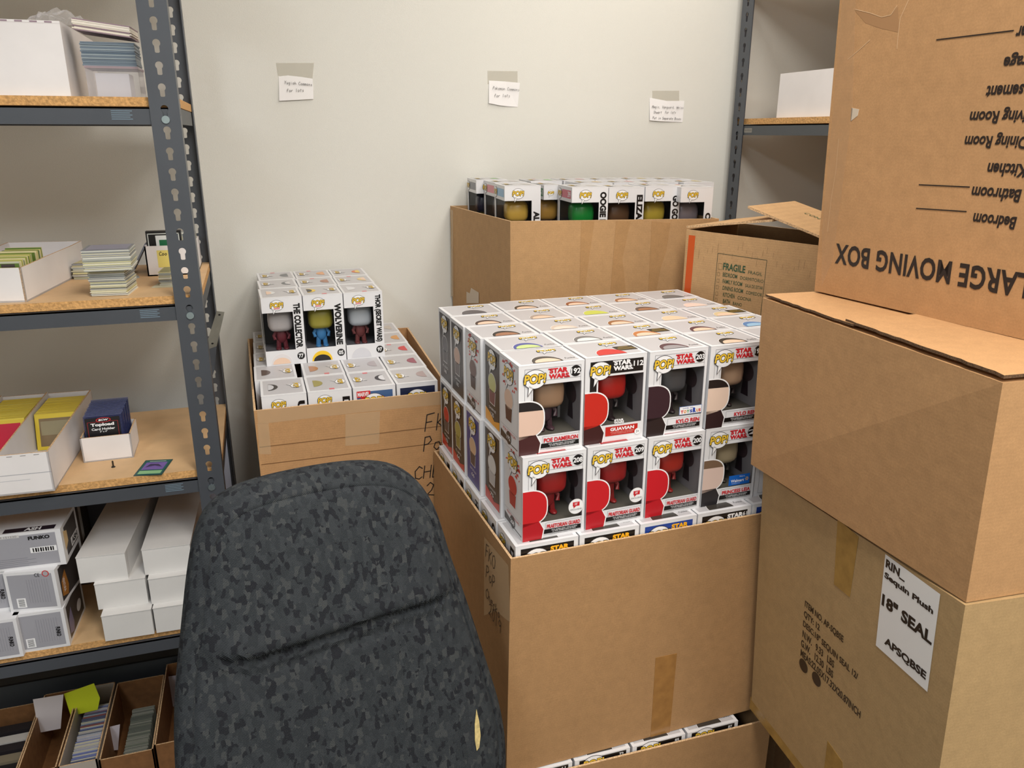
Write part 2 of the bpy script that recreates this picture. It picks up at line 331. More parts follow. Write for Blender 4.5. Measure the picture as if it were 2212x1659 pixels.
for i, z in enumerate(Z + [.44]):
    zt = EYE + z; q = MB()
    q.box(PX1 + .004, PY0 + .012, zt - .0165, PX0 - .003, PY1 - .004, zt, WOOD_E, WOOD_T); q.build('shelf_board', unit)
    q = MB(); zb = zt - .018
    x0, x1 = PX1 + .004, PX0 - .004
    for y0, y1, s in ((PY0 + .004, PY0 + .026, 1), (PY1 - .026, PY1 - .004, -1)):
        q.box(x0, y0, zb - .003, x1, y1, zb, STEEL); ye = y0 if s > 0 else y1 - .002
        q.slab([(x0, ye, zb - .028), (x1, ye, zb - .028), (x1, ye, zb), (x0, ye, zb)], (0, .002, 0), STEEL)
        q.box(x0, y0, zb - .031, x1, y1 - .006, zb - .028, STEEL)
    f = Face(q, (x1 - .115, PY0 + .004, zb - .024), (1, 0, 0), (0, 0, 1), .04, .02)
    for k in range(5): f.rect(.0, .1 + k * .18, .9 - .1 * (k % 2), .17 + k * .18, (118, 140, 156), 1)
    q.build('beam', unit)
    # side brace under the board and bolts
    q = MB(); q.box(x1 - .002, PY0 + .03, zb - .03, x1, PY1 - .03, zb, STEEL_D); q.build('side_beam', unit)
    q = MB(); bx = PX0 - .026; bz = zb - .022; S = 14
    q.add([(bx + .0072 * cos(2 * pi * k / S), PY0 - .003, bz + .0072 * sin(2 * pi * k / S)) for k in range(S)] + [(bx + .0078 * cos(2 * pi * k / S), PY0, bz + .0078 * sin(2 * pi * k / S)) for k in range(S)],
          [tuple(range(S))] + [(k, S + k, S + (k + 1) % S, (k + 1) % S) for k in range(S)], BOLT); q.build('bolt', unit)
# loose corner brace hanging on the back of the post
q = MB(); a, b = onY(483, 674, 2.0), onY(455, 754, 2.0)
pts = [onY(468, 672, 1.98), onY(485, 674, 1.98), onY(468, 748, 1.98), onY(442, 757, 1.98)]
q.slab(pts, (0, .002, 0), BARE)
q.slab([onY(442, 757, 1.98), onY(468, 748, 1.98), onY(463, 800, 1.98), onY(446, 850, 1.98)], (0, .002, 0), STEEL)
for px, py in ((474, 680), (459, 742), (447, 776), (449, 812)):
    c = onY(px, py, 1.9795); q.add([c + V((.003 * cos(k), -.0005, .002 * sin(k))) for k in [j * pi / 4 for j in range(8)]], [tuple(range(8))], ink(BK))
q.build('corner_bracket', unit)

# right unit: stands along the right wall, its far front post near the back wall
ru = thing('shelving_unit', 'grey slotted steel shelving unit standing along the right wall behind the moving boxes', 'shelving unit')
RX, RYF, RP = 1.44, 2.245, 1.1
for cy, uy in ((RYF, (0, -1, 0)), (.62, (0, 1, 0))):
    post(ru, RX, cy, uy, (1, 0, 0), ZT, .057, .04, k=RP); post(ru, RX + .457, cy, uy, (-1, 0, 0), ZT, .057, .04, k=RP)
for z in (.043, .46, -.343, -.724, -1.105, -1.486):
    zt = EYE + z; q = MB(); q.box(RX + .012, .625, zt - .0165, RX + .453, RYF - .005, zt, WOOD_E, WOOD_T); q.build('shelf_board', ru)
    q = MB(); zb = zt - .018; q.box(RX + .004, .625, zb - .03, RX + .006, RYF - .01, zb, STEEL_D); q.box(RX + .004, .625, zb - .003, RX + .028, RYF - .01, zb, STEEL_D); q.box(RX + .45, .625, zb - .03, RX + .452, RYF - .01, zb, STEEL_D)
    if z == .043:
        f = Face(q, (RX + .004, 2.185, zb - .022), (0, -1, 0), (0, 0, 1), .04, .012); f.rect(0, 0, 1, 1, (150, 146, 138), 1)
        for k in range(9): f.rect(.08 + k * .1, .2, .12 + k * .1, .8, (60, 58, 56), 2)
    q.build('beam', ru)

# ------------------------------------------------------------------ figure boxes
SKIN, TAN, BROWN, GREY = (232, 200, 176), (160, 112, 84), (96, 66, 50), (120, 118, 118)
PW, PD, PH = .1165, .0945, .156
def plate(mb, f, x0, y0, x1, y1, m, t=.0011):
    """card panel piece on a Face frame, thickness inward"""
    if x1 - x0 < 1e-4 or y1 - y0 < 1e-4: return
    mb.slab([f.p(x0, y0, 0) - f.n * t, f.p(x1, y0, 0) - f.n * t, f.p(x1, y1, 0) - f.n * t, f.p(x0, y1, 0) - f.n * t], f.n * t, m)
def plate_in(q, f, side, cap, m, t=.0012):
    """whole panel, inset so that neighbouring panels do not share planes"""
    ex = t / f.w if (side or cap) else 0; ey = t / f.h if cap else 0
    plate(q, f, ex, ey, 1 - ex, 1 - ey, m)
def dome(f, cx, y0, rx, ry, c, l, skin=None):
    f.ell(cx, y0, rx * 1.04, ry * 1.04, (236, 234, 234), l, 0, 180); f.ell(cx, y0, rx, ry, c, l + 1, 0, 180)
    if skin: f.ell(cx, y0, rx * .84, ry * .62, skin, l + 2, 0, 180)
def top_print(f, c, skin=None, sticker=False, rot=0, funko=True):
    """lid: grey panel in a white border, logo, plain colour patch; rot 0 reads from the front, 1 towards -x, -1 towards +x"""
    f.rect(.055, .07, .945, .95, GREYP, 1)
    if rot == 0:
        f.logo(.66, .76, .155, .72); dome(f, .47, .07, .23, .36, c, 3, skin)
        if funko: f.text('Funko', .76, .17, .92, .25, (60, 58, 60), 2, 0, shear=.3)
        if sticker:
            f.rect(.64, .26, .965, .53, (38, 34, 24), 3)
            for k, (a, b) in enumerate(((.72, .88), (.68, .93), (.66, .95))): f.rect(a, .46 - k * .07, b, .49 - k * .07, (150, 124, 60), 4)
    else:
        g = Face(f.m, f.o + (f.u * f.w if rot > 0 else f.v * f.h), f.v * (1 if rot > 0 else -1), f.u * (-1 if rot > 0 else 1), f.h, f.w)
        g.logo(.5, .8, .15, .8); g.ell(.5, .17, .2, .22, c, 3, 0, 180)
        if skin: g.ell(.5, .17, .17, .13, skin, 4, 0, 180)
        g.rect(.86, .5, .95, .62, (214, 120, 126), 2) if rnd.random() < .5 else None
def side_print(f, s):
    k = s.get('side', 'w'); c = s.get('c', GREY)
    if k == 'w':
        f.frame(.06, .04, .95, .965, .0004, (120, 116, 120), 1)
        r2 = random.Random(s.get('num', '1'))
        for _ in range(26):
            x, y = r2.uniform(.1, .8), r2.uniform(.66, .96); a = r2.uniform(.05, .16)
            f.poly([(x, y), (x + a, y + r2.uniform(-.01, .02)), (x + a * .9, y + .035), (x + .02, y + .02)], (206, 60, 58), 1)
        f.line([(.06, .2), (.95, .2)], .0004, (120, 116, 120), 1)
        f.poly([(.06, .04), (.95, .04), (.95, .05), (.6, .05), (.4, .1), (.06, .13)], (44, 38, 38), 1) if s.get('wedge', True) else None
        f.text(s.get('name', ''), .2, .15, .85, .18, RED, 2, .0) if s.get('name') else None
        f.ell(.5, .1, .13, .075, (30, 26, 28), 3); f.text(s.get('num', '1'), .4, .075, .6, .125, WH, 4, .02)
    else:
        bg = {'k': (34, 30, 30), 'b': (34, 58, 140)}[k]
        f.rect(.08, .04, .93, .955, bg, 1); wc = s.get('wc')
        if wc: f.poly([(.08, .04), (.93, .04), (.93, .15), (.62, .1), (.4, .16), (.08, .2)], wc, 2)
        f.text(s.get('name', ''), .3, .215, .72, .245, WH, 2, 0) if s.get('name') else None
        f.text(s.get('num', '1'), .4, .14, .6, .19, (220, 220, 222), 3, .02)
    f.logo(.5, .83, .25)
    b = s.get('c2', (60, 52, 50))
    for q, e in ((1, .02), (0, 0)):
        cc = (232, 230, 230) if q else c; l = 3 - q
        f.poly([(.36 - e, .3 - e * .5), (.64 + e, .3 - e * .5), (.68 + e, .46), (.32 - e, .46)], cc if q else b, l); f.ell(.5, .55, .22 + e, .11 + e * .5, cc, l)
def pop_front(f, s):
    k = s.get('front', 'w'); fr = (96, 92, 98)
    if k == 'w':
        f.frame(.09, .04, .945, .955, .0005, fr, 1); f.line([(.09, .82), (.2, .82), (.945, .82)], .0005, fr, 1)
        f.line([(.19, .08), (.19, .82)], .0005, fr, 1)
        sw, nc = RED, 1
    else:
        bg = {'k': (26, 22, 22), 'b': (30, 66, 150)}[k]; f.rect(.08, .8, .945, .95, bg, 1); f.rect(.08, .19, .19, .8, bg, 1); sw, nc = s.get('sw', WH), 0
    f.text('STAR', .46, .888, .745, .945, sw, 3, .06, shear=.0); f.text('WARS', .45, .828, .76, .882, sw, 3, .06)
    f.rect(.44, .93, .5, .944, sw, 3); f.rect(.71, .829, .775, .843, sw, 3)
    if s.get('num'):
        if nc: f.ell(.865, .892, .083, .062, BK, 3)
        f.text(s['num'], .79 if nc else .78, .862, .94, .922, WH, 4, .03)
    if s.get('nosticker') is None and s.get('badge'):
        b = s['badge']
        if b == 'wag':
            f.ell(.855, .33, .125, .093, (200, 196, 196), 4); f.ell(.855, .33, .12, .089, WH, 5); f.rect(.8, .335, .91, .385, RED, 6); f.poly([(.81, .34), (.86, .34), (.815, .31)], RED, 6)
            f.text('W', .83, .343, .88, .378, WH, 7, 0, shear=.3); f.text('EXCLUSIVE', .765, .285, .945, .305, (50, 46, 48), 6, 0)
        elif b == 'tru':
            f.rect(.56, .215, .96, .315, (90, 120, 180), 4); f.rect(.568, .22, .952, .31, WH, 5); f.text('only at', .62, .28, .8, .303, (70, 90, 170), 6, 0)
            x = .585
            for ch, cc in zip('TOYS', (RED, (226, 140, 30), (60, 150, 70), (60, 80, 170))): f.text(ch, x, .232, x + .05, .27, cc, 6, .05); x += .053
            f.text('R', .8, .23, .855, .29, (40, 70, 170), 7, .09); f.text('U', .862, .232, .9, .27, (226, 140, 30), 6, .05); f.text('S', .905, .232, .94, .27, RED, 6, .05)
        elif b == 'wal':
            f.rect(.5, .22, .9, .35, (22, 98, 190), 5); f.text('Walmart', .54, .258, .79, .295, WH, 6, .02); f.text('Only at', .7, .315, .8, .335, WH, 6, 0)
            for q in range(6): f.line([(.845 + .014 * cos(q * pi / 3), .285 + .01 * sin(q * pi / 3)), (.845 + .034 * cos(q * pi / 3), .285 + .025 * sin(q * pi / 3))], .0012, (250, 190, 50), 6)
            f.text('Exclusivity', .56, .236, .72, .247, WH, 6, 0)
        elif b == 'sw':
            f.text('STAR', .5, .235, .66, .262, WH, 4, .06); f.text('WARS', .495, .208, .665, .233, WH, 4, .06)
    # title strip
    if s.get('name'):
        if s.get('redstrip'):
            f.rect(.36, .07, .9, .18, (190, 40, 32), 3); f.text(s['name'], .44, .125, .84, .165, WH, 4, .04); tc = (226, 170, 160)
            f.text('VINYL BOBBLE-HEAD / VINYLE BOBBLE', .44, .103, .84, .116, tc, 4, 0); f.text('LA TETE / BOBBLE-HEAD DE VINYL', .46, .085, .82, .098, tc, 4, 0)
            f.ell(.9, .085, .05, .037, WH, 5); f.text('3+', .875, .07, .925, .1, (60, 56, 58), 6, 0)
        else:
            f.rect(.36, .07, .945, .185, (226, 226, 230), 2); f.frame(.37, .07, .945, .185, .0004, fr, 3)
            x0 = .93 - min(.545, .052 * len(s['name'])); f.text(s['name'], x0, .118, .925, .168, RED, 8, .035)
            f.rect(.34, .055, .94, .108, (14, 12, 14), 4); f.text('VINYL BOBBLE-HEAD / VINYLE BOBBLE', .46, .084, .88, .098, WH, 5, 0); f.text('LA TETE / BOBBLE-HEAD DE VINYL', .48, .066, .86, .08, WH, 5, 0)
            f.text('WARNING: CHOKING HAZARD - SMALL PARTS', .42, .038, .88, .048, (120, 116, 120), 5, 0)
        # plain colour shapes where the printed art stands
        c, c2 = s['c'], s.get('c2', (60, 52, 50))
        def art(e, a, b, l):
            P = [(0, .0 + e * 0), (.30 + e, 0), (.33 + e, .12), (.26 + e, .22), (0, .22)]
            f.poly(P, b, l)
            Q = [(0, .18 - e)] + [(.12 + (.26 + e) * cos(R(t)) * (1 if abs(cos(R(t))) > .2 else 1), .40 + (.20 + e * .8) * math.copysign(abs(sin(R(t))) ** .7, sin(R(t)))) for t in range(-70, 91, 10)] + [(0, .60 + e * .8)]
            f.poly(Q, a, l)
        art(.018, WH, WH, 6); art(0, c, c2, 7)
        if s.get('cap'): f.poly([(0, .5)] + [(.12 + .26 * cos(R(t)), .40 + .20 * math.copysign(abs(sin(R(t))) ** .7, sin(R(t)))) for t in range(20, 91, 10)] + [(0, .6)], s['cap'], 8)
    f.logo(.235, .845, .175, 1., 8)
def pop_shell(s, w=PW, d=PD, h=PH):
    """star style box: window in the front panel"""
    q = MB(); A = Face(q, (0, 0, 0), (1, 0, 0), (0, 0, 1), w, h); L = Face(q, (0, d, 0), (0, -1, 0), (0, 0, 1), d, h)
    Rr = Face(q, (w, 0, 0), (0, 1, 0), (0, 0, 1), d, h); B = Face(q, (w, d, 0), (-1, 0, 0), (0, 0, 1), w, h)
    T = Face(q, (0, 0, h), (1, 0, 0), (0, 1, 0), w, d); D = Face(q, (0, d, 0), (1, 0, 0), (0, -1, 0), w, d)
    win = s.get('win')
    if win:
        x0, y0, x1, y1 = .215, .2, .96, .775
        for a in ((0, 0, 1, y0), (0, y1, 1, 1), (0, y0, x0, y1), (x1, y0, 1, y1)): plate(q, A, *a, WHITEBOX)
        e = .0018   # dark insert lining the inside
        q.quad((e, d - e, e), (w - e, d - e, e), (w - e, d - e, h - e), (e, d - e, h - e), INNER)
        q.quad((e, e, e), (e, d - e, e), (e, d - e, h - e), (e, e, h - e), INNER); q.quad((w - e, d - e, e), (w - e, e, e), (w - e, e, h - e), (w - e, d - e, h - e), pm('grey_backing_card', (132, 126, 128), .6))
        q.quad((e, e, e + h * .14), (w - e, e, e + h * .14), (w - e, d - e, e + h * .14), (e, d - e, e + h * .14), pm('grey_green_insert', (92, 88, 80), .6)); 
        f = Face(q, (w - e - .0002, 0, 0), (0, 1, 0), (0, 0, 1), d, h); f.n = -f.n
        f.ell(.5, .55, .24, .12, (70, 52, 54), 1); f.poly([(.38, .25), (.62, .25), (.58, .45), (.42, .45)], (48, 34, 40), 1)
    else: plate(q, A, 0, 0, 1, 1, WHITEBOX)
    for f in (L, Rr, B, T, D): plate_in(q, f, f in (L, Rr), f in (T, D), WHITEBOX)
    q.box(-.0002, -.0002, h - .0009, w + .0002, d + .0002, h + .0001, WHITEBOX)   # folded lid lip
    if s.get('pf'): pop_front(A, s)
    if s.get('ps'): side_print(L, s)
    if s.get('oldside'):
        L.logo(.3, .86, .17); L.text(s['oldside'], .72, .75, .93, .93, BK, 2, .03, -90)
    if s.get('oldfront'):
        bg = {'k': (20, 17, 17), 'b': (30, 66, 150)}[s['oldfront']]; hi = .04 if s.get('hi') else 0; A.rect(.08, .1, .93, .955 + hi * .7, bg, 1); A.logo(.33, .82 + hi * 2, .2, 1., 3)
        sw = s.get('sw', (246, 178, 30))
        if sw != 0: A.text('STAR', .55, .87, .85, .935, sw, 3, .06); A.text('WARS', .54, .79, .86, .855, sw, 3, .06)
        if s.get('num'): A.text(s['num'], .84 if not hi else .8, .88 + hi, .92 if not hi else .88, .935 + hi * .8, WH, 4, .02)
    top_print(T, s['lid'], s.get('skin'), s.get('sticker'), funko=s.get('funko', True))
    return q
def figure(s, w, d, h, px=.5, turn=0):
    """plain vinyl figure shape: big rounded head on a small body"""
    q = MB(); br_ = lambda k: tuple(min(250, int(v * .92)) for v in k)
    k1, k2 = br_(s.get('fc', s['c'])), br_(s.get('fc2', (50, 42, 44))); c, b = pm('vinyl_%02x%02x%02x' % k1, k1, .3), pm('vinyl_%02x%02x%02x' % k2, k2, .45)
    cx, cy = w * px, d * .48; z0 = h * .145
    q.ball((cx, cy, h * .6), (.030, .027, .027), c, .55); q.ball((cx, cy, h * .375), (.0125, .010, .021), b, .8)
    for sx in (-1, 1):
        q.ribbon([(cx + sx * .011, cy, h * .44), (cx + sx * .018, cy - .003, h * .37), (cx + sx * .016, cy - .008, h * .31)], .0042, b)
        q.ribbon([(cx + sx * .007, cy, h * .3), (cx + sx * .009, cy, z0 + .004)], .0058, b); q.ball((cx + sx * .009, cy - .004, z0 + .004), (.007, .011, .004), b)
    return q
def pop(s, loc, rz, label, group, w=PW, d=PD, h=PH):
    t = thing('figure_box', label, 'box', loc, rz, group)
    pop_shell(s, w, d, h).build('carton', t)
    if s.get('win'):
        figure(s, w, d, h, .56).build('figure', t, True)
        q = MB(); q.quad((w * .2, .0015, h * .19), (w * .97, .0015, h * .19), (w * .97, .0015, h * .79), (w * .2, .0015, h * .79), FILM); q.build('window', t)
    return t
def cpos(x, y, zt, h=PH): return (x, y, EYE + zt - h)
# near carton: top layer 5 x 5
X0 = [.382, .380, .371, .364, .362]; X1 = [.866, .862, .856, .842, .840]
CN = {(60, 56, 52): 'dark brown', (200, 44, 40): 'red', (84, 50, 60): 'burgundy', (40, 36, 34): 'black', (70, 80, 150): 'purple and green', (110, 110, 112): 'silver', (190, 120, 66): 'orange brown',
      (70, 48, 40): 'brown', (206, 190, 176): 'pale', (198, 204, 90): 'yellow green', (150, 100, 60): 'light brown', (226, 190, 166): 'pink', (90, 130, 180): 'blue', (58, 54, 56): 'charcoal', (214, 192, 150): 'blond', (230, 200, 170): 'cream', (120, 90, 74): 'dull brown', (232, 208, 196): 'rosy', (140, 80, 50): 'auburn', (166, 150, 140): 'greyish', (100, 84, 80): 'grey brown', (160, 110, 80): 'tan', (90, 86, 90): 'dark grey'}
D = (60, 56, 52)
lids = [[(D, SKIN), ((200, 44, 40), None), ((84, 50, 60), (150, 146, 150)), ((40, 36, 34), SKIN), ((230, 200, 170), None)],
        [((70, 80, 150), (196, 214, 140)), ((110, 110, 112), (226, 226, 226)), ((190, 120, 66), SKIN), ((84, 50, 60), SKIN), ((90, 130, 180), (150, 190, 220))],
        [((40, 36, 34), TAN), ((206, 190, 176), (230, 214, 204)), ((150, 100, 60), SKIN), ((230, 200, 170), None), ((214, 192, 150), SKIN)],
        [((70, 48, 40), SKIN), ((166, 150, 140), SKIN), ((198, 204, 90), None), ((100, 84, 80), TAN), ((232, 208, 196), None)],
        [((90, 86, 90), None), (D, SKIN), ((140, 80, 50), SKIN), ((160, 110, 80), SKIN), ((110, 110, 112), None)]]
stk = {(0, 1), (1, 2), (2, 4)}
RN = ['front', 'second', 'third', 'fourth', 'back']; CNN = ['leftmost', 'second', 'middle', 'fourth', 'rightmost']
front_top = [dict(front='w', num='192', name='POE DAMERON', c=(222, 190, 172), cap=(34, 28, 28), c2=(70, 34, 34), fc=(176, 140, 110), fc2=(78, 52, 60)),
             dict(front='k', num='112', name='GUAVIAN', c=(196, 40, 28), c2=(60, 24, 24), redstrip=1, badge='sw', fc=(190, 36, 30), fc2=(40, 26, 28)),
             dict(front='w', num='203', name='KYLO REN', c=(56, 34, 42), c2=(44, 32, 32), badge='tru', fc=(84, 84, 88), fc2=(44, 30, 34)),
             dict(front='w', num='194', name='KYLO REN', c=(232, 206, 188), cap=(36, 30, 30), c2=(48, 30, 34), fc=(200, 166, 136), fc2=(40, 26, 24)),
             dict(front='w', c=(222, 196, 172), c2=(120, 90, 60))]
side_top = [dict(side='w', num='192', name='POE DAMERON', c=(190, 150, 130), c2=(70, 36, 34)), dict(side='k', num='135', name='SABINE', c=(196, 196, 130), c2=(120, 70, 80), wc=(240, 164, 40)),
            dict(side='w', num='191', name='FINN', c=(100, 66, 58), c2=(66, 44, 40)), dict(side='k', num='185', name='CASSIAN', c=(196, 160, 140), c2=(84, 74, 76)), dict(side='k', num='146', name='K-2SO', c=(70, 70, 76), c2=(60, 60, 66))]
def jit(a): return rnd.uniform(-a, a)
for r in range(5):
    for c in range(5):
        x = X0[r] + (X1[r] - X0[r]) * c / 4; y = 1.150 + .0975 * r + (0 if c == 0 else .012 + .003 * c) + (.004 if (r, c) == (0, 0) else 0)
        lid, skin = lids[r][c]; s = dict(lid=lid, skin=skin, c=lid, sticker=(r, c) in stk, funko=(r, c) not in stk and rnd.random() < .8)
        if r == 0: s.update(front_top[c]); s['pf'] = s['win'] = True
        if c == 0: s.update(side_top[r]) if r else s.update(side='w'); s['ps'] = True
        lb = f"white figure box in top layer, {RN[r]} row, {CNN[c]} column, {CN[lid]} patch on lid" if r else f"white window box, top layer front row, {CNN[c]} column, {CN[lid]} patch on lid"
        if r == 0 and c < 3: lb = f"white window box numbered {s['num']}, {CNN[c]} in front row of the top layer"
        pop(s, cpos(x, y, -.358), R(2.2) + jit(.008), lb, 'figure boxes standing in the near carton', w=PW, d=PD)
# second layer: front row and left column
f2 = [dict(front='w', num='208', name='PRAETORIAN GUARD', c=(196, 30, 36), c2=(176, 24, 34), badge='wag', fc=(176, 40, 38), fc2=(150, 30, 34)),
      dict(front='w', num='209', name='PRAETORIAN GUARD', c=(198, 30, 38), c2=(180, 24, 36), badge='wag', fc=(170, 40, 40), fc2=(150, 34, 34)),
      dict(front='w', num='200', name='PRAETORIAN GUARD', c=(198, 28, 40), c2=(184, 24, 36), fc=(190, 50, 40), fc2=(160, 34, 32)),
      dict(front='w', num='2', name='PRINCESS LEIA', c=(222, 196, 184), cap=(120, 96, 76), c2=(44, 42, 46), badge='wal', fc=(190, 172, 140), fc2=(60, 54, 48)),
      dict(front='w', c=(214, 190, 164), c2=(150, 100, 50), fc=(214, 190, 164), fc2=(190, 130, 40))]
s2 = [dict(side='w', num='208', name='PRAETORIAN GUARD', c=(176, 34, 36), c2=(150, 28, 32), wedge=True), dict(side='k', num='75', name='STORMTROOPER', c=(220, 220, 220), c2=(190, 190, 192), wc=(196, 50, 36)),
      dict(side='b', num='66', name='BIB FORTUNA', c=(220, 184, 150), c2=(70, 60, 66)), dict(side='k', num='64', name='C-3PO', c=(170, 160, 80), c2=(150, 140, 70), wc=(196, 50, 36)),
      dict(side='k', num='153', name='MOROFF', c=(200, 40, 32), c2=(90, 76, 76), wc=(196, 50, 36))]
for c in range(5):
    s = dict(lid=(170, 40, 44), c=GREY, win=True, pf=True, funko=True); s.update(f2[c])
    if c == 0: s.update(ps=True, side='w')
    pop(s, cpos(.386 + .1205 * c, 1.143 + .0085 * c, -.514), R(2.6) + jit(.006), f"white window box, second layer front row, {CNN[c]} column, {['flared red shape, number 208', 'red dome, number 209', 'red dome, number 200'][c]}" if c < 3 else f"white window box in second layer front row, {CNN[c]} column", 'figure boxes standing in the near carton')
SN = ['', 'black sided box with white shape', 'blue sided box with tan shape', 'black sided box with olive shape', 'black sided box with red shape']
for r in range(1, 5):
    s = dict(lid=D, c=GREY, ps=True); s.update(s2[r])
    pop(s, cpos([.386, .377, .366, .361, .359][r], 1.143 + .0972 * r, -.514), R(2) + jit(.008), f"{SN[r]}, second layer, {RN[r]} row, leftmost column", 'figure boxes standing in the near carton')
for c in range(5):
    s = dict(lid=D, c=GREY, oldfront='b' if c == 2 else 'k'); 
    if c == 3: s.update(sw=WH, num='61')
    if c == 4: s.update(oldfront='b')
    if c == 0: s['oldside'] = 'D'
    pop(s, cpos(.370 + .1195 * c, 1.131 + .004 * c, -.67), R(1.8), f"{'blue' if c in (2, 4) else 'black'} fronted box in lowest visible layer, {CNN[c]} in the front row", 'figure boxes standing in the near carton')
for r in range(1, 5):
    pop(dict(lid=D, c=GREY, oldside=[0, 'G', 'HA', 'I', 'I'][r]), cpos(.370 - .005 * r, 1.131 + .0975 * r, -.67), R(1.8), f"white box in lowest visible layer, leftmost column, {RN[r]} row from the front", 'figure boxes standing in the near carton')
# boxes in the lower carton, only their upper rims show
bx = [onZ(p, q, EYE - 1.168).x for p, q in ((1210, 1668), (1325, 1632), (1442, 1597), (1556, 1563))]
for c in range(4):
    s = dict(lid=D, c=GREY, oldfront='k', hi=1, sw=0, num=['81', '72', '85', '87'][c])
    s['num'] = ['61', '72', '85', '87'][c]
    pop(s, cpos([.352, .474, .596, .718][c] + .015, 1.1235, -1.1485), R(0), f"black fronted figure box at rim of the lowest carton, {['leftmost', 'second from left', 'third from left', 'rightmost'][c]}, number {s['num']}", 'figure boxes in the lower carton')

# side style boxes (left and back cartons): title side faces the room, window wraps the left corner
def side_shell(s, w, d, h):
    q = MB(); A = Face(q, (0, 0, 0), (1, 0, 0), (0, 0, 1), w, h); L = Face(q, (0, d, 0), (0, -1, 0), (0, 0, 1), d, h)
    Rr = Face(q, (w, 0, 0), (0, 1, 0), (0, 0, 1), d, h); B = Face(q, (w, d, 0), (-1, 0, 0), (0, 0, 1), w, h)
    T = Face(q, (0, 0, h), (1, 0, 0), (0, 1, 0), w, d); Dn = Face(q, (0, d, 0), (1, 0, 0), (0, -1, 0), w, d)
    if s.get('win'):
        y0, y1 = .22, .78
        for a in ((0, 0, 1, y0), (0, y1, 1, 1), (.75, y0, 1, y1)): plate(q, A, *a, WHITEBOX)
        for a in ((0, 0, .985, y0), (0, y1, .985, 1), (0, y0, .12, y1)): plate(q, L, *a, WHITEBOX)
        e = .0018
        q.quad((e, d - e, e), (w - e, d - e, e), (w - e, d - e, h - e), (e, d - e, h - e), INNER); q.quad((w - e, d - e, e), (w - e, e, e), (w - e, e, h - e), (w - e, d - e, h - e), INNER)
        q.quad((e, e, h * .16), (w - e, e, h * .16), (w - e, d - e, h * .16), (e, d - e, h * .16), pm('grey_insert', (100, 100, 106), .6)); 
        fs = (Rr, B, T, Dn)
        if s.get('name'): A.text(s['name'], *(s.get('nr') or (.775, .26, .945, .9)), BK, 2, .055, -90)
        if s.get('num'): A.ell(.87, .12, .095, .055, BK, 2); A.text(s['num'], .81, .09, .93, .15, WH, 3, .03)
        if s.get('art'): dome(A, .38, .02, .26, .15, s['art'], 2, s.get('art2'))
        A.logo(.37, .885, .17)
        A.rect(.3, .83, .44, .855, (222, 150, 160), 7) if s.get('pink') else None
        if s.get('lab'):
            L.rect(.3, .83, .93, .95, s['lab'], 1); L.text(s.get('ln', ''), .72, .85, .9, .93, WH, 2, .02) if s.get('ln') else None; L.logo(.16, .88, .14)
    else:
        fs = (A, L, Rr, B, T, Dn)
        if s.get('name'): A.text(s['name'], .78, .7, .95, .9, BK, 2, .03, -90); A.logo(.37, .87, .17); A.rect(.3, .81, .44, .835, (222, 150, 160), 7)
        if s.get('blue'):
            A.rect(.08, .3, .93, .94, (66, 96, 140) if s['blue'] == 1 else (26, 36, 66), 1)
            if s['blue'] == 1: A.ell(.45, .7, .42, .2, (200, 40, 40), 2); A.rect(.08, .86, .4, .95, (206, 40, 44), 3); A.text('MARVEL', .1, .875, .38, .935, WH, 4, .03)
            A.logo(.48, .8, .24, 1, 4)
    for f in fs: plate_in(q, f, f in (L, Rr), f in (T, Dn), WHITEBOX)
    q.box(-.0002, -.0002, h - .0009, w + .0002, d + .0002, h + .0001, WHITEBOX)
    top_print(T, s['lid'], s.get('skin'), rot=s.get('rot', 1))
    return q
def side_pop(s, loc, rz, label, group, w=.0925, d=.117, h=.164):
    t = thing('figure_box', label, 'box', loc, rz, group); side_shell(s, w, d, h).build('carton', t)
    if s.get('win'):
        figure(s, w, d, h, .46).build('figure', t, True)
        q = MB(); e = .0016; q.quad((e, e, h * .2), (w * .78, e, h * .2), (w * .78, e, h * .8), (e, e, h * .8), FILM)
        q.quad((e, d * .9, h * .2), (e, e, h * .2), (e, e, h * .8), (e, d * .9, h * .8), FILM); q.build('window', t)
    return t
GB = 'figure boxes in the carton at left'
up = [[((222, 222, 222), SKIN, dict(name='THE COLLECTOR', num='77', art=(222, 218, 220), art2=SKIN, fc=(196, 190, 190), fc2=(110, 40, 50), pink=1)),
       ((236, 200, 60), (40, 38, 40), dict(name='WOLVERINE', num='05', art=(240, 196, 40), art2=(34, 30, 34), fc=(170, 160, 60), fc2=(70, 140, 200), pink=1)),
       ((216, 216, 220), None, dict(name='THOR (SECRET WARS)', num='97', art=(210, 210, 216), fc=(190, 196, 204), fc2=(120, 60, 60), pink=1))],
      [((110, 112, 116), (210, 208, 210), {}), ((170, 120, 96), None, {}), ((226, 200, 130), SKIN, {})],
      [((110, 112, 116), None, {}), ((222, 160, 110), None, {}), ((214, 110, 60), (230, 200, 90), {})]]
CL = ['left', 'middle', 'right']
for r in range(3):
    for c in range(3):
        lid, skin, ex = up[r][c]; s = dict(lid=lid, skin=skin, c=lid, rot=-1 if r == 0 else 1); s.update(ex)
        if r == 0: s['win'] = True; s['nr'] = [(.77, .24, .94, .9), (.77, .24, .94, .86), (.77, .24, .95, .955)][c]
        side_pop(s, (-.006 + .0945 * c, 1.884 + .1215 * r + .002 * c, EYE - .365 - .164), R([2.2, 1.6, 1.2][c]) + jit(.006),
                 f"window box on top pile in left carton, front row, {['white haired', 'yellow and blue', 'silver headed'][c]} figure, number {ex['num']}" if r == 0 else f"upright figure box on top pile in left carton, {['', 'middle', 'back'][r]} row, {CL[c]} one", GB)
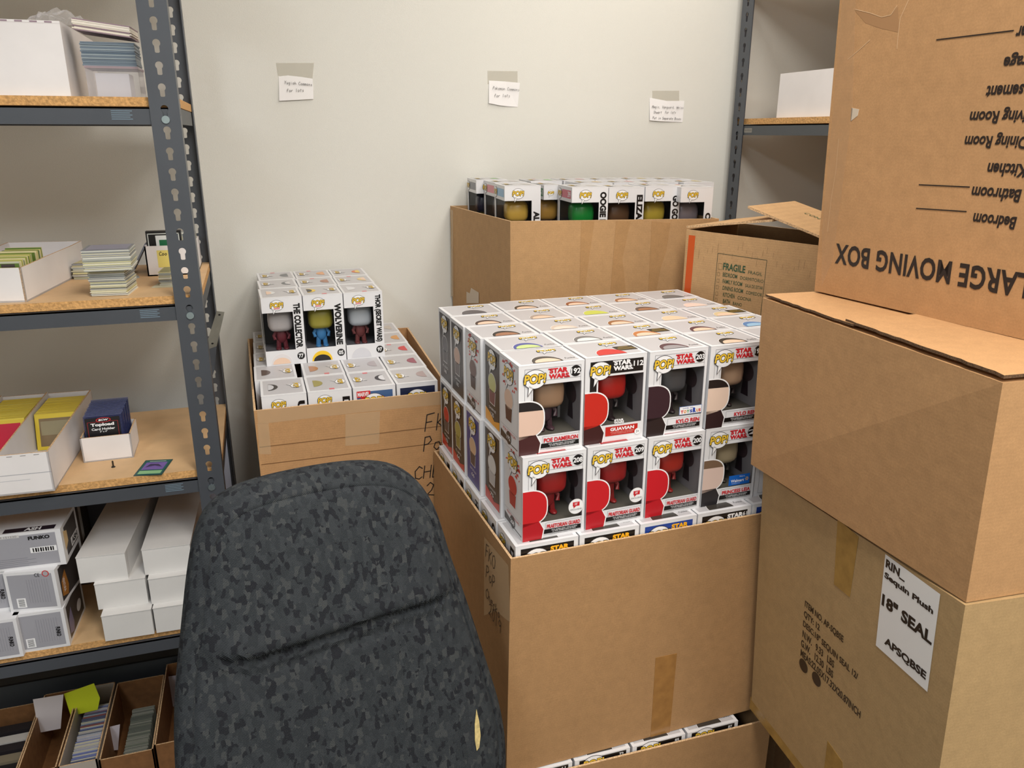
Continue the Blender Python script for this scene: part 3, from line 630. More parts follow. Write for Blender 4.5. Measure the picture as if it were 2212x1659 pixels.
lo = [[(D, (200, 200, 204), 'U', 0), ((160, 150, 90), None, 'D', 0), ((60, 56, 60), (220, 220, 224), None, 1), ((170, 150, 150), None, None, 2)],
      [((84, 62, 54), None), ((176, 120, 80), None), ((170, 160, 164), None), ((150, 70, 90), None)],
      [((110, 70, 70), None), None, None, ((200, 44, 48), None)], [((120, 70, 66), None), None, None, ((210, 150, 80), None)], [((90, 80, 80), None), None, None, ((190, 180, 170), None)]]
for r in range(5):
    for c in range(4):
        e = lo[r][c]
        if not e: continue
        s = dict(lid=e[0], skin=e[1], c=e[0], rot=-1 if c < 2 and r < 2 else 1)
        if r == 0: s['name'] = e[2]; s['blue'] = e[3]
        side_pop(s, (-.023 + .0955 * c - (.012 if r > 0 and c == 0 else 0), 1.655 + .1195 * r, EYE - .5295 - .164), R(.6) + jit(.006),
                 f"figure box inside left carton, lower layer, {RN[r]} row, {['left', 'second', 'third', 'right'][c]} column", GB)
# back carton boxes
GA = 'figure boxes in the open carton against the back wall'
aw, ad, ah = .0925, .115, .164
an = [dict(name='ALICE', c=(226, 186, 84), fc=(216, 176, 80), fc2=(120, 160, 200), lab=(130, 178, 216), nr=(.8, .3, .97, .62)), dict(c=(60, 50, 40), fc=(196, 150, 70), fc2=(70, 60, 120), lab=(30, 120, 70), ln='61', nr=(.78, .3, .95, .6)),
      dict(name='OOGIE BOOGIE', c=(36, 150, 66), fc=(30, 146, 60), fc2=(30, 146, 60), lab=(200, 90, 110), ln='39', nr=(.775, .1, .955, .93)), dict(name='ELIZABETH', c=(80, 60, 50), fc=(110, 80, 56), fc2=(60, 50, 46), nr=(.79, .2, .96, .89)),
      dict(name='GO GO TOMAGO', c=(220, 190, 60), fc=(214, 186, 70), fc2=(60, 50, 90), nr=(.79, 0, .97, .86)), dict(name='OLAF', c=(140, 130, 140), fc=(140, 130, 136), fc2=(110, 100, 110), nr=(.80, .28, .97, .62))]
ax = [(1090, 397), (1164, 399), (1236, 404), (1316, 404), (1395, 405), (1472, 407)]
LBA = ['with yellow haired figure', 'with green label, set back', 'with bright green figure', 'with brown figure', 'with yellow figure', 'rightmost in the row']
zt = EYE - .124
for c, p in enumerate(ax):
    P = onZ(p[0], p[1], zt); s = dict(lid=(200, 196, 190), rot=1, win=True); s.update(an[c])
    y = [1.90, 1.93, 1.805, 1.800, 1.79, 1.76][c]; x = onY(p[0], p[1], y).x
    if c == 1: x, y = .704, 1.93; s['ln'] = '61'
    side_pop(s, (x, y, zt - ah - (.002 if c % 2 else 0)), R(-4) if c != 1 else R(-2), f"white window box {LBA[c]}, front row of the open back carton", GA, aw if c not in (1, 5) else (.05 if c == 1 else .086), ad, ah)
for r in (1, 2):
    for c in range(6):
        x = .618 + .0915 * c; y = [1.90, 1.93, 1.805, 1.800, 1.79, 1.765][c] + .1175 * r
        if y + ad > 2.262: continue
        s = dict(lid=[(190, 170, 90), (196, 190, 186), (140, 190, 120), (206, 180, 130), (214, 170, 170), (200, 196, 190)][(c + r) % 6], c=GREY, rot=1)
        if c == 0: s.update(win=True, lab=[(0, 0, 0), (222, 130, 140), (120, 120, 130)][r], fc=(40, 40, 60), fc2=(200, 180, 60))
        side_pop(s, (x - (.018 if c == 0 else 0) * r, y, zt - ah + .001 * r), R(-2) + jit(.008), f"white figure box in open back carton, {['', 'second', 'third'][r]} row back, {['leftmost', 'second', 'third', 'fourth', 'fifth', 'rightmost'][c]} column", GA, .088, ad, ah)

# ------------------------------------------------------------------ cardboard cartons
def quadpts(P): return [V(p) for p in P]
def open_carton(label, top, bot, mat, th=.0045, group=None, liner=None, name='cardboard_carton'):
    """top/bot: FL, FR, BR, BL corner points; walls with real thickness, open above"""
    top, bot = quadpts(top), quadpts(bot); t = thing(name, label, 'carton', tuple(bot[0]), 0, group); o = bot[0]; q = MB()
    T = [p - o for p in top]; B = [p - o for p in bot]
    def inset(P):
        out = []
        for i in range(4):
            a, b, c = P[i - 1], P[i], P[(i + 1) % 4]; d1 = (a - b).normalized(); d2 = (c - b).normalized(); d = (d1 + d2); d *= th / max(.2, d1.cross(d2).length); out.append(b + V((d.x, d.y, 0)))
        return out
    Ti, Bi = inset(T), inset(B)
    for i in range(4):
        j = (i + 1) % 4; q.hexa([B[i], B[j], Bi[j], Bi[i]], [T[i], T[j], Ti[j], Ti[i]], mat, K_EDGE)
    q.hexa(B, [p + V((0, 0, th)) for p in B], mat)
    WALLS[t.name] = (q, q.build('carton_wall', t)); return t, o
def wface(mb, o, a, b, up=(0, 0, 1)):
    """printing frame on the wall running from a to b (bottom edge), metres"""
    a, b = V(a) - o, V(b) - o; u = (b - a).normalized(); v = V(up); v = (v - u * v.dot(u)).normalized(); return Face(mb, a, u, v)
def on_face(f, o, px, py):
    """photo point -> metres on that frame"""
    p = onP(px, py, f.o + o, f.n) - o - f.o; return p.dot(f.u), p.dot(f.v)
def strip(t, o, f, pts, mat, name='tape', l=2):
    q = MB(); g = Face(q, f.o, f.u, f.v); P = [g.p(x, y, 0) for x, y in pts]; q.add([p + g.n * .0006 for p in P], [tuple(range(len(P)))], mat) if any(k in mat.name for k in ('clear_', 'glossy_')) else q.slab(P, g.n * .0006, mat)
    return q.build(name, t)
z = EYE
# C: near carton
Ct = [(.359, 1.123, z - .687), (.975, 1.141, z - .687), (.952, 1.652, z - .687), (.337, 1.630, z - .687)]
Cb = [(.352, 1.127, z - 1.147), (.968, 1.145, z - 1.147), (.945, 1.656, z - 1.147), (.330, 1.634, z - 1.147)]
c_, o = open_carton('open brown carton filled with figure boxes, standing on another carton right of the chair', Ct, Cb, K_NEAR)
q = MB(); u = (V(Cb[1]) - V(Cb[0])).normalized(); up = V(Ct[0]) - V(Cb[0]); f = wface(q, o, Cb[0], Cb[1], up)
strip(c_, o, f, [on_face(f, o, *p) for p in ((1401, 1655), (1440, 1655), (1462, 1411), (1416, 1421))], TAPE_B)
g = wface(q, o, Cb[3], Cb[0], V(Ct[0]) - V(Cb[0]))
q2 = MB(); P = [on_face(g, o, *p) for p in ((1047, 1160), (1099, 1222), (1103, 1345), (1072, 1320), (1046, 1330))]; gg = Face(q2, g.o, g.u, g.v)
strip(c_, o, g, P, TAPE_C)
q = MB(); g = Face(q, g.o, g.u, g.v); BKM = pm('marker_ink', (34, 30, 30), .5)
for tx, px, py, cs in (('FKO', 1049, 1188, .017), ('PoP', 1050, 1232, .016), ('Checks', 1050, 1275, .0125), ('2019', 1056, 1312, .016)):
    x, y = on_face(g, o, px, py); g.hand(tx, x, y - .012, cs * 1.15, BKM, .0018, 5)
inkon(c_, q)
# D: carton below it
Dt = [(.335, 1.117, z - 1.157), (.924, 1.114, z - 1.157), (.92, 1.64, z - 1.157), (.325, 1.64, z - 1.157)]
Db = [(.335, 1.119, 0), (.924, 1.117, 0), (.92, 1.638, 0), (.325, 1.638, 0)]
d_, o = open_carton('open brown carton under the near one, black box tops showing at its rim', Dt, Db, K_NEAR)
# B: left back carton
zB = z - .55
Bt = [(-.040, 1.628, zB), (.383, 1.636, zB), (.402, 2.262, zB), (-.052, 2.262, zB)]
Bb = [(-.036, 1.640, 0), (.385, 1.648, 0), (.398, 2.262, 0), (-.046, 2.262, 0)]
b_, o = open_carton('brown carton with taped folded rim at left, figure boxes heaped above it', Bt, Bb, K_OLD)
q = MB(); f = wface(q, o, Bb[0], Bb[1], V(Bt[0]) - V(Bb[0])); L1 = (V(Bb[1]) - V(Bb[0])).length; HB = zB
for yy in (.082, .122):   # fold creases
    f.rect(.0, HB - yy - .001, L1, HB - yy + .001, (128, 92, 60), 1)
inkon(b_, q)
strip(b_, o, f, [(.002, HB - .03), (L1 * .5, HB - .028), (L1 - .004, HB - .03), (L1 - .004, HB - .001), (L1 * .6, HB + .001), (L1 * .3, HB - .001), (.002, HB)], TAPE_C)
strip(b_, o, f, [on_face(f, o, *p) for p in ((746, 963), (819, 958), (821, 888), (746, 895))], TAPE_C)
strip(b_, o, f, [on_face(f, o, *p) for p in ((561, 981), (586, 981), (580, 913), (556, 915))], TAPE_C)
q = MB(); f = Face(q, f.o, f.u, f.v)
for tx, px, py, cs in (('FKO', 915, 932, .028), ('PoP', 912, 975, .024), ('CHECKS', 893, 1036, .022), ('2019', 918, 1072, .024)):
    x, y = on_face(f, o, px, py); f.hand(tx, x, y, cs, BKM, .0022, 4)
inkon(b_, q)
q = MB(); q.slab([V((.383, 1.72, zB - .10)) - o, V((.388, 1.80, zB - .10)) - o, V((.390, 1.80, zB - .02)) - o, V((.385, 1.72, zB - .035)) - o], (-.001, 0, 0), WHITEBOX); q.build('shipping_label', b_)
# A: open carton at the back wall, and the plain carton carrying it
zA = z - .2; AFL, AFR = V((.577, 1.813, zA)), V((1.088, 1.722, zA)); ABR, ABL = V((1.10, 2.262, zA)), V((.538, 2.262, zA))
dz = V((0, 0, -.36))
a_, o = open_carton('open brown carton of upright figure boxes against the back wall', [AFL, AFR, ABR, ABL], [p + dz + V((.002, .0, 0)) for p in (AFL, AFR, ABR, ABL)], K_MID)
q = MB(); f = wface(q, o, AFL + dz, AFR + dz)
def papr(mat, pts, nm='tape_scar'):
    s = strip(a_, o, f, [on_face(f, o, *p) for p in pts], mat, nm); return s
SC = kraft('kraft_card_torn', (175, 136, 92), .0)
papr(SC, ((1252, 640), (1262, 640), (1272, 560), (1284, 478), (1256, 478), (1254, 540)))
papr(SC, ((1318, 640), (1352, 640), (1348, 590), (1344, 560), (1362, 478), (1331, 478), (1326, 540)))
papr(SC, ((1400, 640), (1415, 640), (1428, 575), (1440, 540), (1448, 482), (1408, 478), (1404, 560)))
f2 = wface(q, o, ABL + dz, AFL + dz)
strip(a_, o, f2, [on_face(f2, o, *p) for p in ((1008, 655), (1034, 655), (1034, 632), (1018, 622), (1015, 634), (1008, 630))], pm('torn_paper_white', (206, 190, 170), .7), 'paper_scrap')
strip(a_, o, f2, [on_face(f2, o, *p) for p in ((974, 640), (980, 640), (979, 455), (974, 452))], TAPE_C)
q = MB(); b0 = [p + dz for p in (AFL, AFR, ABR, ABL)]; b1 = [V((p.x, p.y, 0)) for p in b0]; t = thing('cardboard_carton', 'plain brown carton under the open carton at the back wall', 'carton', tuple(b1[0]))
q.hexa([p - b1[0] for p in b1], [p - b1[0] - V((0, 0, .001)) for p in b0], K_MID); q.build('carton_wall', t)

# closed / half closed cartons
def closed_carton(label, top, bot, mat, split=None, gap=.004, th=.004, topm=None):
    """closed box: four walls, two lid flaps lying on top with a visible cut edge. split: fraction along FL->BL side of flap seam"""
    top, bot = quadpts(top), quadpts(bot); o = bot[0]; t = thing('moving_box', label, 'carton', tuple(o)); q = MB()
    T = [p - o - V((0, 0, gap + th)) for p in top]; B = [p - o for p in bot]; q.hexa(B, T, mat); WALLS[t.name] = (q, q.build('carton_wall', t))
    return t, o
# F: lower right box with printed item list and white label
Ff, Fn = V((.846, 1.118, z - .600)), V((.806, .645, z - .562))    # far and near top corners of the visible side
Ff, Fn = V((.842, 1.118, z - .590)), V((.808, .645, z - .566))
bF = z - 1.122
Ftop = [Fn, Fn + V((.46, -.04, 0)), Ff + V((.46, -.04, 0)), Ff]
Fbot = [V((.842, .649, bF)), V((1.33, .62, bF)), V((1.372, 1.08, bF)), V((.875, 1.120, bF))]
t, o = closed_carton('olive brown shipping carton with white label and printed item list, at lower right', [p + V((0, 0, .0)) for p in Ftop], Fbot, K_GREEN, gap=0, th=.0005)
q = MB(); f = wface(q, o, Fbot[3], Fbot[0], Ff - Fbot[3])
pf = lambda x, y: on_face(f, o, x, y)
def txt_px(f, o, s, p0, p1, hgt, c, bold=.02, rot=0, l=3, dz=0):
    """text whose baseline runs through photo points p0->p1 with height in metres; baseline kept level"""
    a, b = on_face(f, o, *p0), on_face(f, o, *p1); y = (a[1] + b[1]) / 2 + dz; f.text(s, a[0], y, b[0], y + hgt, c, l, bold, rot)
lns = [('ITEM NO. AP-SQBSE', (1739, 1309), (1823, 1375)), ('QTY: 12', (1737, 1330), (1771, 1358)), ('DESC:18" SEQUIN SEAL 12/', (1735, 1353), (1855, 1449)),
       ('N.W.   9.33   LBS', (1734, 1371), (1803, 1427)), ('G.W.   12.30  LBS', (1731, 1390), (1801, 1448)), ('MEAS:22.05X17.32X20.87INCH', (1730, 1412), (1861, 1528))]
ya, yz = pf(1739, 1312)[1], pf(1730, 1416)[1]
for k, (s_, a, b) in enumerate(lns): f.text(s_, pf(*a)[0], ya + (yz - ya) * k / 5, pf(*b)[0], ya + (yz - ya) * k / 5 + .0145, (40, 28, 22), 3, .025)
for cx, cy in ((1736, 1438), (1764, 1467)):
    x, y = pf(cx, cy); f.ell(x, y, .0125, .0125, (40, 28, 22), 3)
inkon(t, q)
Q = MB(); g = Face(Q, f.o, f.u, f.v)
x0 = pf(1912, 1350)[0]; x1 = pf(2020, 1400)[0]; x0, y1 = pf(1913, 1217); x1, yb = pf(2006, 1490); xr, yr = pf(2033, 1262); xl, yl = pf(1890, 1398)
X0_, X1_, Y0_, Y1_ = (x0 + xl) / 2, (x1 + xr) / 2, (yl + yb) / 2, (y1 + yr) / 2
g.rect(X0_, Y0_, X1_, Y1_, pm('white_sticker', (232, 230, 228), .45), 2); lw = X1_ - X0_; lh = Y1_ - Y0_
for s_, a, b, c2, d in (('RIN_', .03, .865, .40, .965), ('Sequin Plush', .03, .75, .93, .83), ('18" SEAL', .03, .47, .97, .60), ('APSQBSE', .16, .085, .95, .185)):
    g.text(s_, X0_ + a * lw, Y0_ + b * lh, X0_ + c2 * lw, Y0_ + d * lh, (22, 20, 22), 4, .045)
Q.build('shipping_label', t)
strip(t, o, f, [pf(*p) for p in ((1802, 1262), (1836, 1290), (1855, 1160), (1810, 1120))], TAPE_O)
strip(t, o, f, [pf(*p) for p in ((1779, 1675), (1825, 1710), (1820, 1646), (1788, 1600))], TAPE_O)
e0, e1 = V(Fbot[3]) - o, V(Fbot[0]) - o
q = MB(); q.slab([e0 + V((-.0012, .004, -.001)), e1 + V((-.0012, 0, -.001)), e1 + V((-.001, 0, .026)), e0 + V((-.001, .004, .026))], (.001, 0, 0), TAPE_O); q.build('tape', t)
fr = wface(q, o, Fbot[0], Fbot[1]); q = MB(); nf = Face(q, fr.o, fr.u, fr.v)
strip(t, o, fr, [on_face(fr, o, *p) for p in ((2088, 1312), (2128, 1396), (2176, 1345), (2142, 1287))], TAPE_O)
# E: middle right box
Ef, En = V((.803, 1.118, z - .257)), V((.780, .632, z - .2585)); bE = z - .566
Eb = [V((.812, .648, bE + .001)), V((1.26, .62, bE + .001)), V((1.27, 1.07, bE + .001)), V((.813, 1.118, z - .570))]
Et = [En, En + V((.48, -.03, 0)), Ef + V((.48, -.04, 0)), Ef]
t, o = closed_carton('plain brown carton in the middle of the stack at right, lid flaps slightly raised', Et, Eb, K_WARM, gap=.0035, th=.0035)
q = MB()
def lerp(a, b, k): return a + (b - a) * k
Eo = [p - o for p in Et]
mL, mR = lerp(Eo[3], Eo[0], .47), lerp(Eo[2], Eo[1], .47)
ns = 22
def ragged(a, b, amp, n=ns):
    out = []
    for k in range(n + 1):
        p = lerp(a, b, k / n); out.append(p + V((rnd.uniform(-amp, amp), 0, rnd.uniform(-amp, amp) * .3)))
    return out
ra = ragged(mL + V((.002, 0, -.0005)), Eo[3] + V((.002, -.003, -.001)), .0012); 
q.slab([mL + V((.002, .0, -.003))] + [p - V((0, 0, .003)) for p in ra[1:]] + [Eo[2] - V((0, 0, .003)), mR - V((0, 0, .003))], (0, 0, .0035), K_WARM, K_FLUTE)
q.build('lid_flap', t)
q = MB(); rb = ragged(Eo[0] + V((.001, .002, .0)), mL + V((.004, .02, .001)), .0012)
q.slab([Eo[0] - V((0, 0, .0022))] + [p - V((0, 0, .0015)) for p in rb[1:]] + [mR + V((0, .03, .001)), Eo[1] - V((0, 0, .002))], (0, 0, .004), K_WARM, K_FLUTE)
q.build('lid_flap', t)
q = MB(); f = wface(q, o, Eb[3], Eb[0], Ef - Eb[3]); pe = lambda x, y: on_face(f, o, x, y)
strip(t, o, f, [pe(*p) for p in ((1756, 1071), (1803, 1102), (1806, 938), (1759, 926))], TAPE_B)
strip(t, o, f, [pe(*p) for p in ((1810, 1108), (1855, 1142), (1871, 972), (1822, 946))], TAPE_B)
# G: top right box, upside down
bG = z - .2545; Gf, Gn = V((.894, 1.103, bG)), V((.946, .655, bG)); hG = .62; nrm = V(((Gn - Gf).y, -(Gn - Gf).x, 0)).normalized()
if nrm.x < 0: nrm = -nrm
Gf2 = Gf + V((-.026, -.003, hG)); Gn2 = Gn + (Gf2 - Gf)
t, o = closed_carton('large moving box turned upside down on top of the stack at right', [Gn2, Gn2 + nrm * .42, Gf2 + nrm * .42, Gf2], [Gn, Gn + nrm * .42, Gf + nrm * .42, Gf], K_MOVE, gap=0, th=.0005)
q = MB(); f = wface(q, o, Gf, Gn, Gf2 - Gf); pg = lambda x, y: on_face(f, o, x, y)
INKB = (44, 34, 30)
def updown(s_, pa, pb, hgt, bold, it=0.):
    """upside-down text; pa = photo point of its visual left edge bottom, pb = right edge bottom"""
    a, b = pg(*pa), pg(*pb); y = (a[1] + b[1]) / 2; f.text(s_, a[0], y, b[0], y + hgt, INKB, 3, bold, 180, it)
a = pg(1803, 570); b = pg(2212, 668); h0 = pg(1812, 527)[1] - a[1]
wtxt = (b[0] - a[0]) * 1.0
f.text('LARGE MOVING BOX', a[0], a[1] + .001, a[0] + wtxt, a[1] + .001 + h0, INKB, 3, .028, 180, sp=1.06)
for s_, px, py, py2, full in (('Bedroom', 2101, 483, 462, .060), ('Bathroom', 2098, 426, 406, .068), ('Kitchen', 2132, 376, 355, .052), ('Dining Room', 2083, 316, 298, .086), ('Living Room', 2094, 264, 244, .084), ('Basement', 2129, 211, 190, .066), ('Garage', 2167, 148, 124, .052), ('Other', 2193, 84, 68, .038)):
    x, y = pg(px, py); hh = .0145 * (1.25 if 'g' in s_ or 'y' in s_ or 'G' in s_ else 1)
    f.text(s_, x, y - .002, x + full, y + hh, INKB, 3, .03, 180, shear=.15)
for a_p, b_p in (((1980, 450), (2088, 457)), ((1986, 399), (2095, 404)), ((2024, 86), (2190, 66))):
    f.line([pg(*a_p), pg(*b_p)], .0016, INKB, 3)
inkon(t, q)
strip(t, o, f, [pg(*p) for p in ((1775, 620), (1800, 560), (1842, 240), (1850, -30), (1822, -30), (1800, 240), (1776, 500))], clear('glossy_clear_tape', (232, 196, 154), .12, .18))
wq = MB(); wf = Face(wq, f.o, f.u, f.v)
for P_ in (((1848, 20), (1880, 28), (1905, 37), (1925, 32), (1938, 12)), ((1963, 0), (1945, 40), (1941, 72), (1938, 105)), ((1832, 128), (1856, 108), (1880, 86)), ((1812, 300), (1806, 370), (1796, 430), (1788, 500))):
    wf.line([pg(*p) for p in P_], .0009, pm('kraft_scuff_light', (216, 180, 140), .7), 2)
wf.poly([pg(*p) for p in ((1846, 22), (1880, 30), (1905, 39), (1925, 34), (1940, 14), (1942, 70), (1905, 62), (1870, 50))], pm('kraft_dent_dark', (170, 128, 88), .6), 1)
inkon(t, wq)
strip(t, o, f, [pg(*p) for p in ((1838, 262), (1853, 250), (1856, 236), (1840, 233))], pm('torn_paper_white', (206, 190, 170), .7), 'paper_scrap')
# I: box under F
q = MB(); t = thing('cardboard_carton', 'dark brown carton on the floor under the stack at right', 'carton', (.965, .64, 0)); q.box(0, 0, 0, .40, .45, bF - .002, K_DARK); q.build('carton_wall', t)
# H: half open box with orange stripe
zH = z - .216; HL, HR = V((.966, 1.664, zH)), V((1.105, 1.372, zH - .004)); dH = V((.20, .092, 0)); hH = .42
d2 = (HR - HL).normalized(); HR = HL + d2 * .37
HR.z = zH - .006
t, o = open_carton('half open brown carton with orange stripe, behind the stack of figure boxes', [HR, HR + dH, HL + dH, HL], [p - V((0, 0, hH)) for p in (HR, HR + dH, HL + dH, HL)], K_PALE, name='moving_box')
q = MB(); f = wface(q, o, HL - V((0, 0, hH)), HR - V((0, 0, hH))); ph = lambda x, y: on_face(f, o, x, y)
GRN = (52, 84, 58)
xs, ys = ph(1481, 500); xe, _ = ph(1503, 500); f.rect(.001, .02, xe, hH - .012, (208, 88, 34), 1)
bx0, by1 = ph(1551, 547); bx1, _ = ph(1657, 561); _, byb = ph(1553, 690)
f.frame(bx0, .12, bx1, by1, .0012, (70, 74, 54), 2)
rows = [('FRAGILE', 'FRAGIL', 1563, 568, 1611, 576, 1.7), ('BEDROOM', 'DORMITORIO', 1563, 580, 1594, 585, 1), ('FAMILY ROOM', 'SALA DE ESTAR', 1563, 592, 1605, 600, 1), ('DINING ROOM', 'COMEDOR', 1563, 605, 1607, 612, 1), ('KITCHEN', 'COCINA', 1564, 616, 1589, 621, 1),
        ('BATH', 'BANO', 1564, 629, 1579, 632, 1), ('BASEMENT', 'SOTANO', 1565, 641, 1595, 647, 1), ('GARAGE', 'GARAJE', 1565, 652, 1588, 658, 1), ('ATTIC', 'ATICO', 1566, 665, 1582, 670, 1)]
for k, (s1, s_2, xa, ya, xb, yb_, sc_) in enumerate(rows):
    a = ph(xa, ya); b = ph(xb, yb_); hh = .0098 * sc_; y = by1 - (.036 if k == 0 else .036 + .0152 * k)
    f.text(s1, a[0], y, b[0], y + hh, GRN, 3, .03 if k == 0 else .012)
    w2 = .0058 * len(s_2); f.text(s_2, b[0] + .008, y, min(b[0] + .008 + w2, bx1 - .002), y + .0075, GRN, 3, .0)
    cs = .008 * (1.7 if k == 0 else 1); f.frame(bx0 + .004, y, bx0 + .004 + cs * .75, y + cs, .0006, (120, 104, 70), 3)
for k in range(26):   # scuffed flute marks
    x = .02 + k * .0125 + rnd.uniform(-.003, .003); y = hH - rnd.uniform(.03, .07); f.line([(x, y), (x + .001, y + rnd.uniform(.006, .022))], .0007, (150, 120, 84), 2)
inkon(t, q)
# flaps
q = MB(); L0, R0 = HL - o, HR - o
p0 = L0 + V((.002, .004, .003)); p1 = onY(1605, 476, 1.70) - o
dHn = dH.normalized(); pf1 = onP(1668, 479, HL + dH * .02, dHn) - o; pA = [p0, pf1, pf1 + dH * .92 + V((0, 0, .006)), L0 + dH * .96 + V((0, 0, .006))]
q.slab(pA, (0, 0, .005), K_PALE, K_EDGE); q.build('lid_flap', t)
q = MB(); a = onP(1768, 512, HR + V((0, 0, .0)), V((0, 0, 1))) - o
c1 = onP(1615, 450, HL + dH * .03, dHn) - o
nrx = V((0, 0, 1))
e1_ = R0 + V((0, 0, .004)); far = e1_ + dH * .98
pB = [c1, e1_, far, c1 + dH * .93]
q.slab(pB, (0, 0, .005), K_PALE, K_EDGE)
u = (V(pB[1]) - V(pB[0])).normalized(); v = (V(pB[3]) - V(pB[0])); v = (v - u * v.dot(u)).normalized()
ff = Face(q, V(pB[0]) + V((0, 0, .0052)), u, v); 
if ff.n.z < 0: ff.n = -ff.n
pt = onP(1735, 461, V(pB[0]) + o + V((0, 0, .005)), ff.n) - o - ff.o
ff.text('CONTENTS', pt.dot(u), pt.dot(v), pt.dot(u) + .09, pt.dot(v) + .016, (96, 116, 84), 3, .0)
q.build('lid_flap', t)
q = MB(); b0 = [p - V((0, 0, hH + .001)) for p in (HR, HR + dH, HL + dH, HL)]; b1 = [V((p.x, p.y, 0)) for p in b0]
t2 = thing('cardboard_carton', 'plain brown carton under the half open orange striped carton', 'carton', tuple(b1[0])); q.hexa([p - b1[0] for p in b1], [p - b1[0] for p in b0], K_PALE); q.build('carton_wall', t2)

# ------------------------------------------------------------------ things on the left shelves
ZB = [EYE + v for v in Z]
def yawed(pl, pr, zb):
    a, b = onZ(*pl, zb), onZ(*pr, zb); return a, math.atan2(b.y - a.y, b.x - a.x), (b - a).length
def stack(label, loc, rz, w, d, h, n, mats, jx=.0015, group=None, name='card_stack', cat='card stack', top=None, r2=None):
    """pile of cards: n leaves with slightly shifted edges"""
    q = MB(); g = random.Random(int(w * 1e4 + h * 1e5)); x0 = y0 = 0
    for k in range(n):
        z0 = h * k / n; z1 = h * (k + 1) / n; dx, dy = g.uniform(-jx, jx), g.uniform(-jx, jx)
        q.box(dx, dy, z0, w + dx, d + dy, z1 - (z1 - z0) * .12, mats[g.randrange(len(mats))])
    if top: Face(q, (0, 0, h), (1, 0, 0), (0, 1, 0), w, d).rect(.06, .06, .94, .94, top, 1)
    o = q.build(name, None, False, loc, rz); tag(o, label, cat, group, 'stuff'); return o
CM = [pm('card_edge_%d' % i, c, .6) for i, c in enumerate(((206, 202, 176), (188, 190, 180), (160, 164, 160), (214, 208, 160), (140, 142, 146), (222, 220, 208)))]
CG = [pm('card_edge_g%d' % i, c, .6) for i, c in enumerate(((150, 156, 160), (186, 190, 190), (120, 126, 140), (206, 204, 196)))]
def tray(mb, w, d, h, m, th=.003, mi=None, hb=None, edge=None, dip=0):
    """open box of given outer size; hb = back height, dip lowers the right side towards the front"""
    hb = hb or h; mi = mi or m; e = edge or m
    mb.box(0, 0, 0, w, d, th, m)
    mb.box(0, 0, 0, w, th, h, m, e); mb.box(0, d - th, 0, w, d, hb, m, e)
    for x in (0, w - th):
        if dip:
            P = [(x, 0, h), (x, d * .12, h), (x, d * .38, h + (hb - h) * .35), (x, d * .8, hb * .97), (x, d, hb)]
            mb.slab([(x, 0, 0)] + P[0:1] + P[1:] + [(x, d, 0)], (th, 0, 0), m, e)
        else: mb.hexa([(x, 0, 0), (x + th, 0, 0), (x + th, d, 0), (x, d, 0)], [(x, 0, h), (x + th, 0, h), (x + th, d, hb), (x, d, hb)], m, e)
# top shelf
a = onY(153, 203, 1.715); zt = ZB[0]
t = thing('storage_box', 'white card storage box at left end of the top shelf', 'box', (a.x - .36, 1.715, zt)); q = MB()
q.box(0, 0, 0, .36, .34, .127, CARDW); f = Face(q, (0, 0, 0), (1, 0, 0), (0, 0, 1), 1, 1)
for k in range(14): f.rect(.03 + k * .0235, .1235, .042 + k * .0235, .1262, (150, 128, 140), 1)
f.rect(0, .1225, .36, .1229, (190, 180, 180), 1); q.build('carton', t)
q = MB(); g = random.Random(5); n, mm = 14, 6; vs = []
bx, by = onY(52, 72, 1.80).x, 1.78
for i in range(n + 1):
    for j in range(mm + 1):
        u, v = i / n, j / mm; hh = .030 * math.sin(pi * u) ** .5 * (math.sin(pi * v) ** .5) * (1 + .3 * g.uniform(-1, 1)) if 0 < i < n and 0 < j < mm else 0
        vs.append((u * .105 + g.uniform(-.003, .003), v * .14 + g.uniform(-.004, .004), hh + .0008))
q.add(vs, [(i * (mm + 1) + j, (i + 1) * (mm + 1) + j, (i + 1) * (mm + 1) + j + 1, i * (mm + 1) + j + 1) for i in range(n) for j in range(mm)], clear('crumpled_film', (236, 236, 240), .14, .12))
o = q.build('plastic_bag', None, False, (bx, by, zt + .127)); tag(o, 'crumpled clear plastic bag lying on the white box on the top shelf', 'plastic bag')
p0 = onY(192, 205, 1.735); w = onY(305, 206, 1.735).x - p0.x
t = thing('clear_case', 'clear plastic card case standing at right end of the top shelf', 'plastic case', (p0.x, 1.735, zt)); q = MB(); CP = clear('case_plastic', (222, 220, 228), .22, .1)
hc_ = .055
q.box(0, 0, 0, w, .09, hc_ - .004, CP); q.build('case_base', t); q = MB(); q.box(-.001, -.001, hc_ - .004, w + .001, .091, hc_, clear('case_plastic_rim', (200, 180, 190), .5, .1)); q.build('case_lid', t)
q = MB(); q.box(.014, .01, .001, w - .018, .075, hc_ - .012, pm('pale_sleeves', (206, 204, 210), .5)); o = q.build('sleeve_pack', None, False, (p0.x, 1.735, zt)); tag(o, 'pale pack of card sleeves inside the clear plastic case', 'sleeve pack', kind='stuff')
TL = [pm('toploader_%d' % i, c, .2) for i, c in enumerate(((120, 134, 146), (146, 158, 166), (92, 108, 124), (110, 124, 138)))]
stack('blue grey pile of rigid card holders on the clear case', (p0.x - .003, 1.737, zt + hc_), 0, w + .002, .085, .042, 14, TL, .001, name='card_holder_stack', cat='card holders')
PS = [pm('sleeve_edge_%d' % i, c, .6) for i, c in enumerate(((232, 222, 206), (214, 198, 186), (150, 128, 138), (240, 232, 220)))]
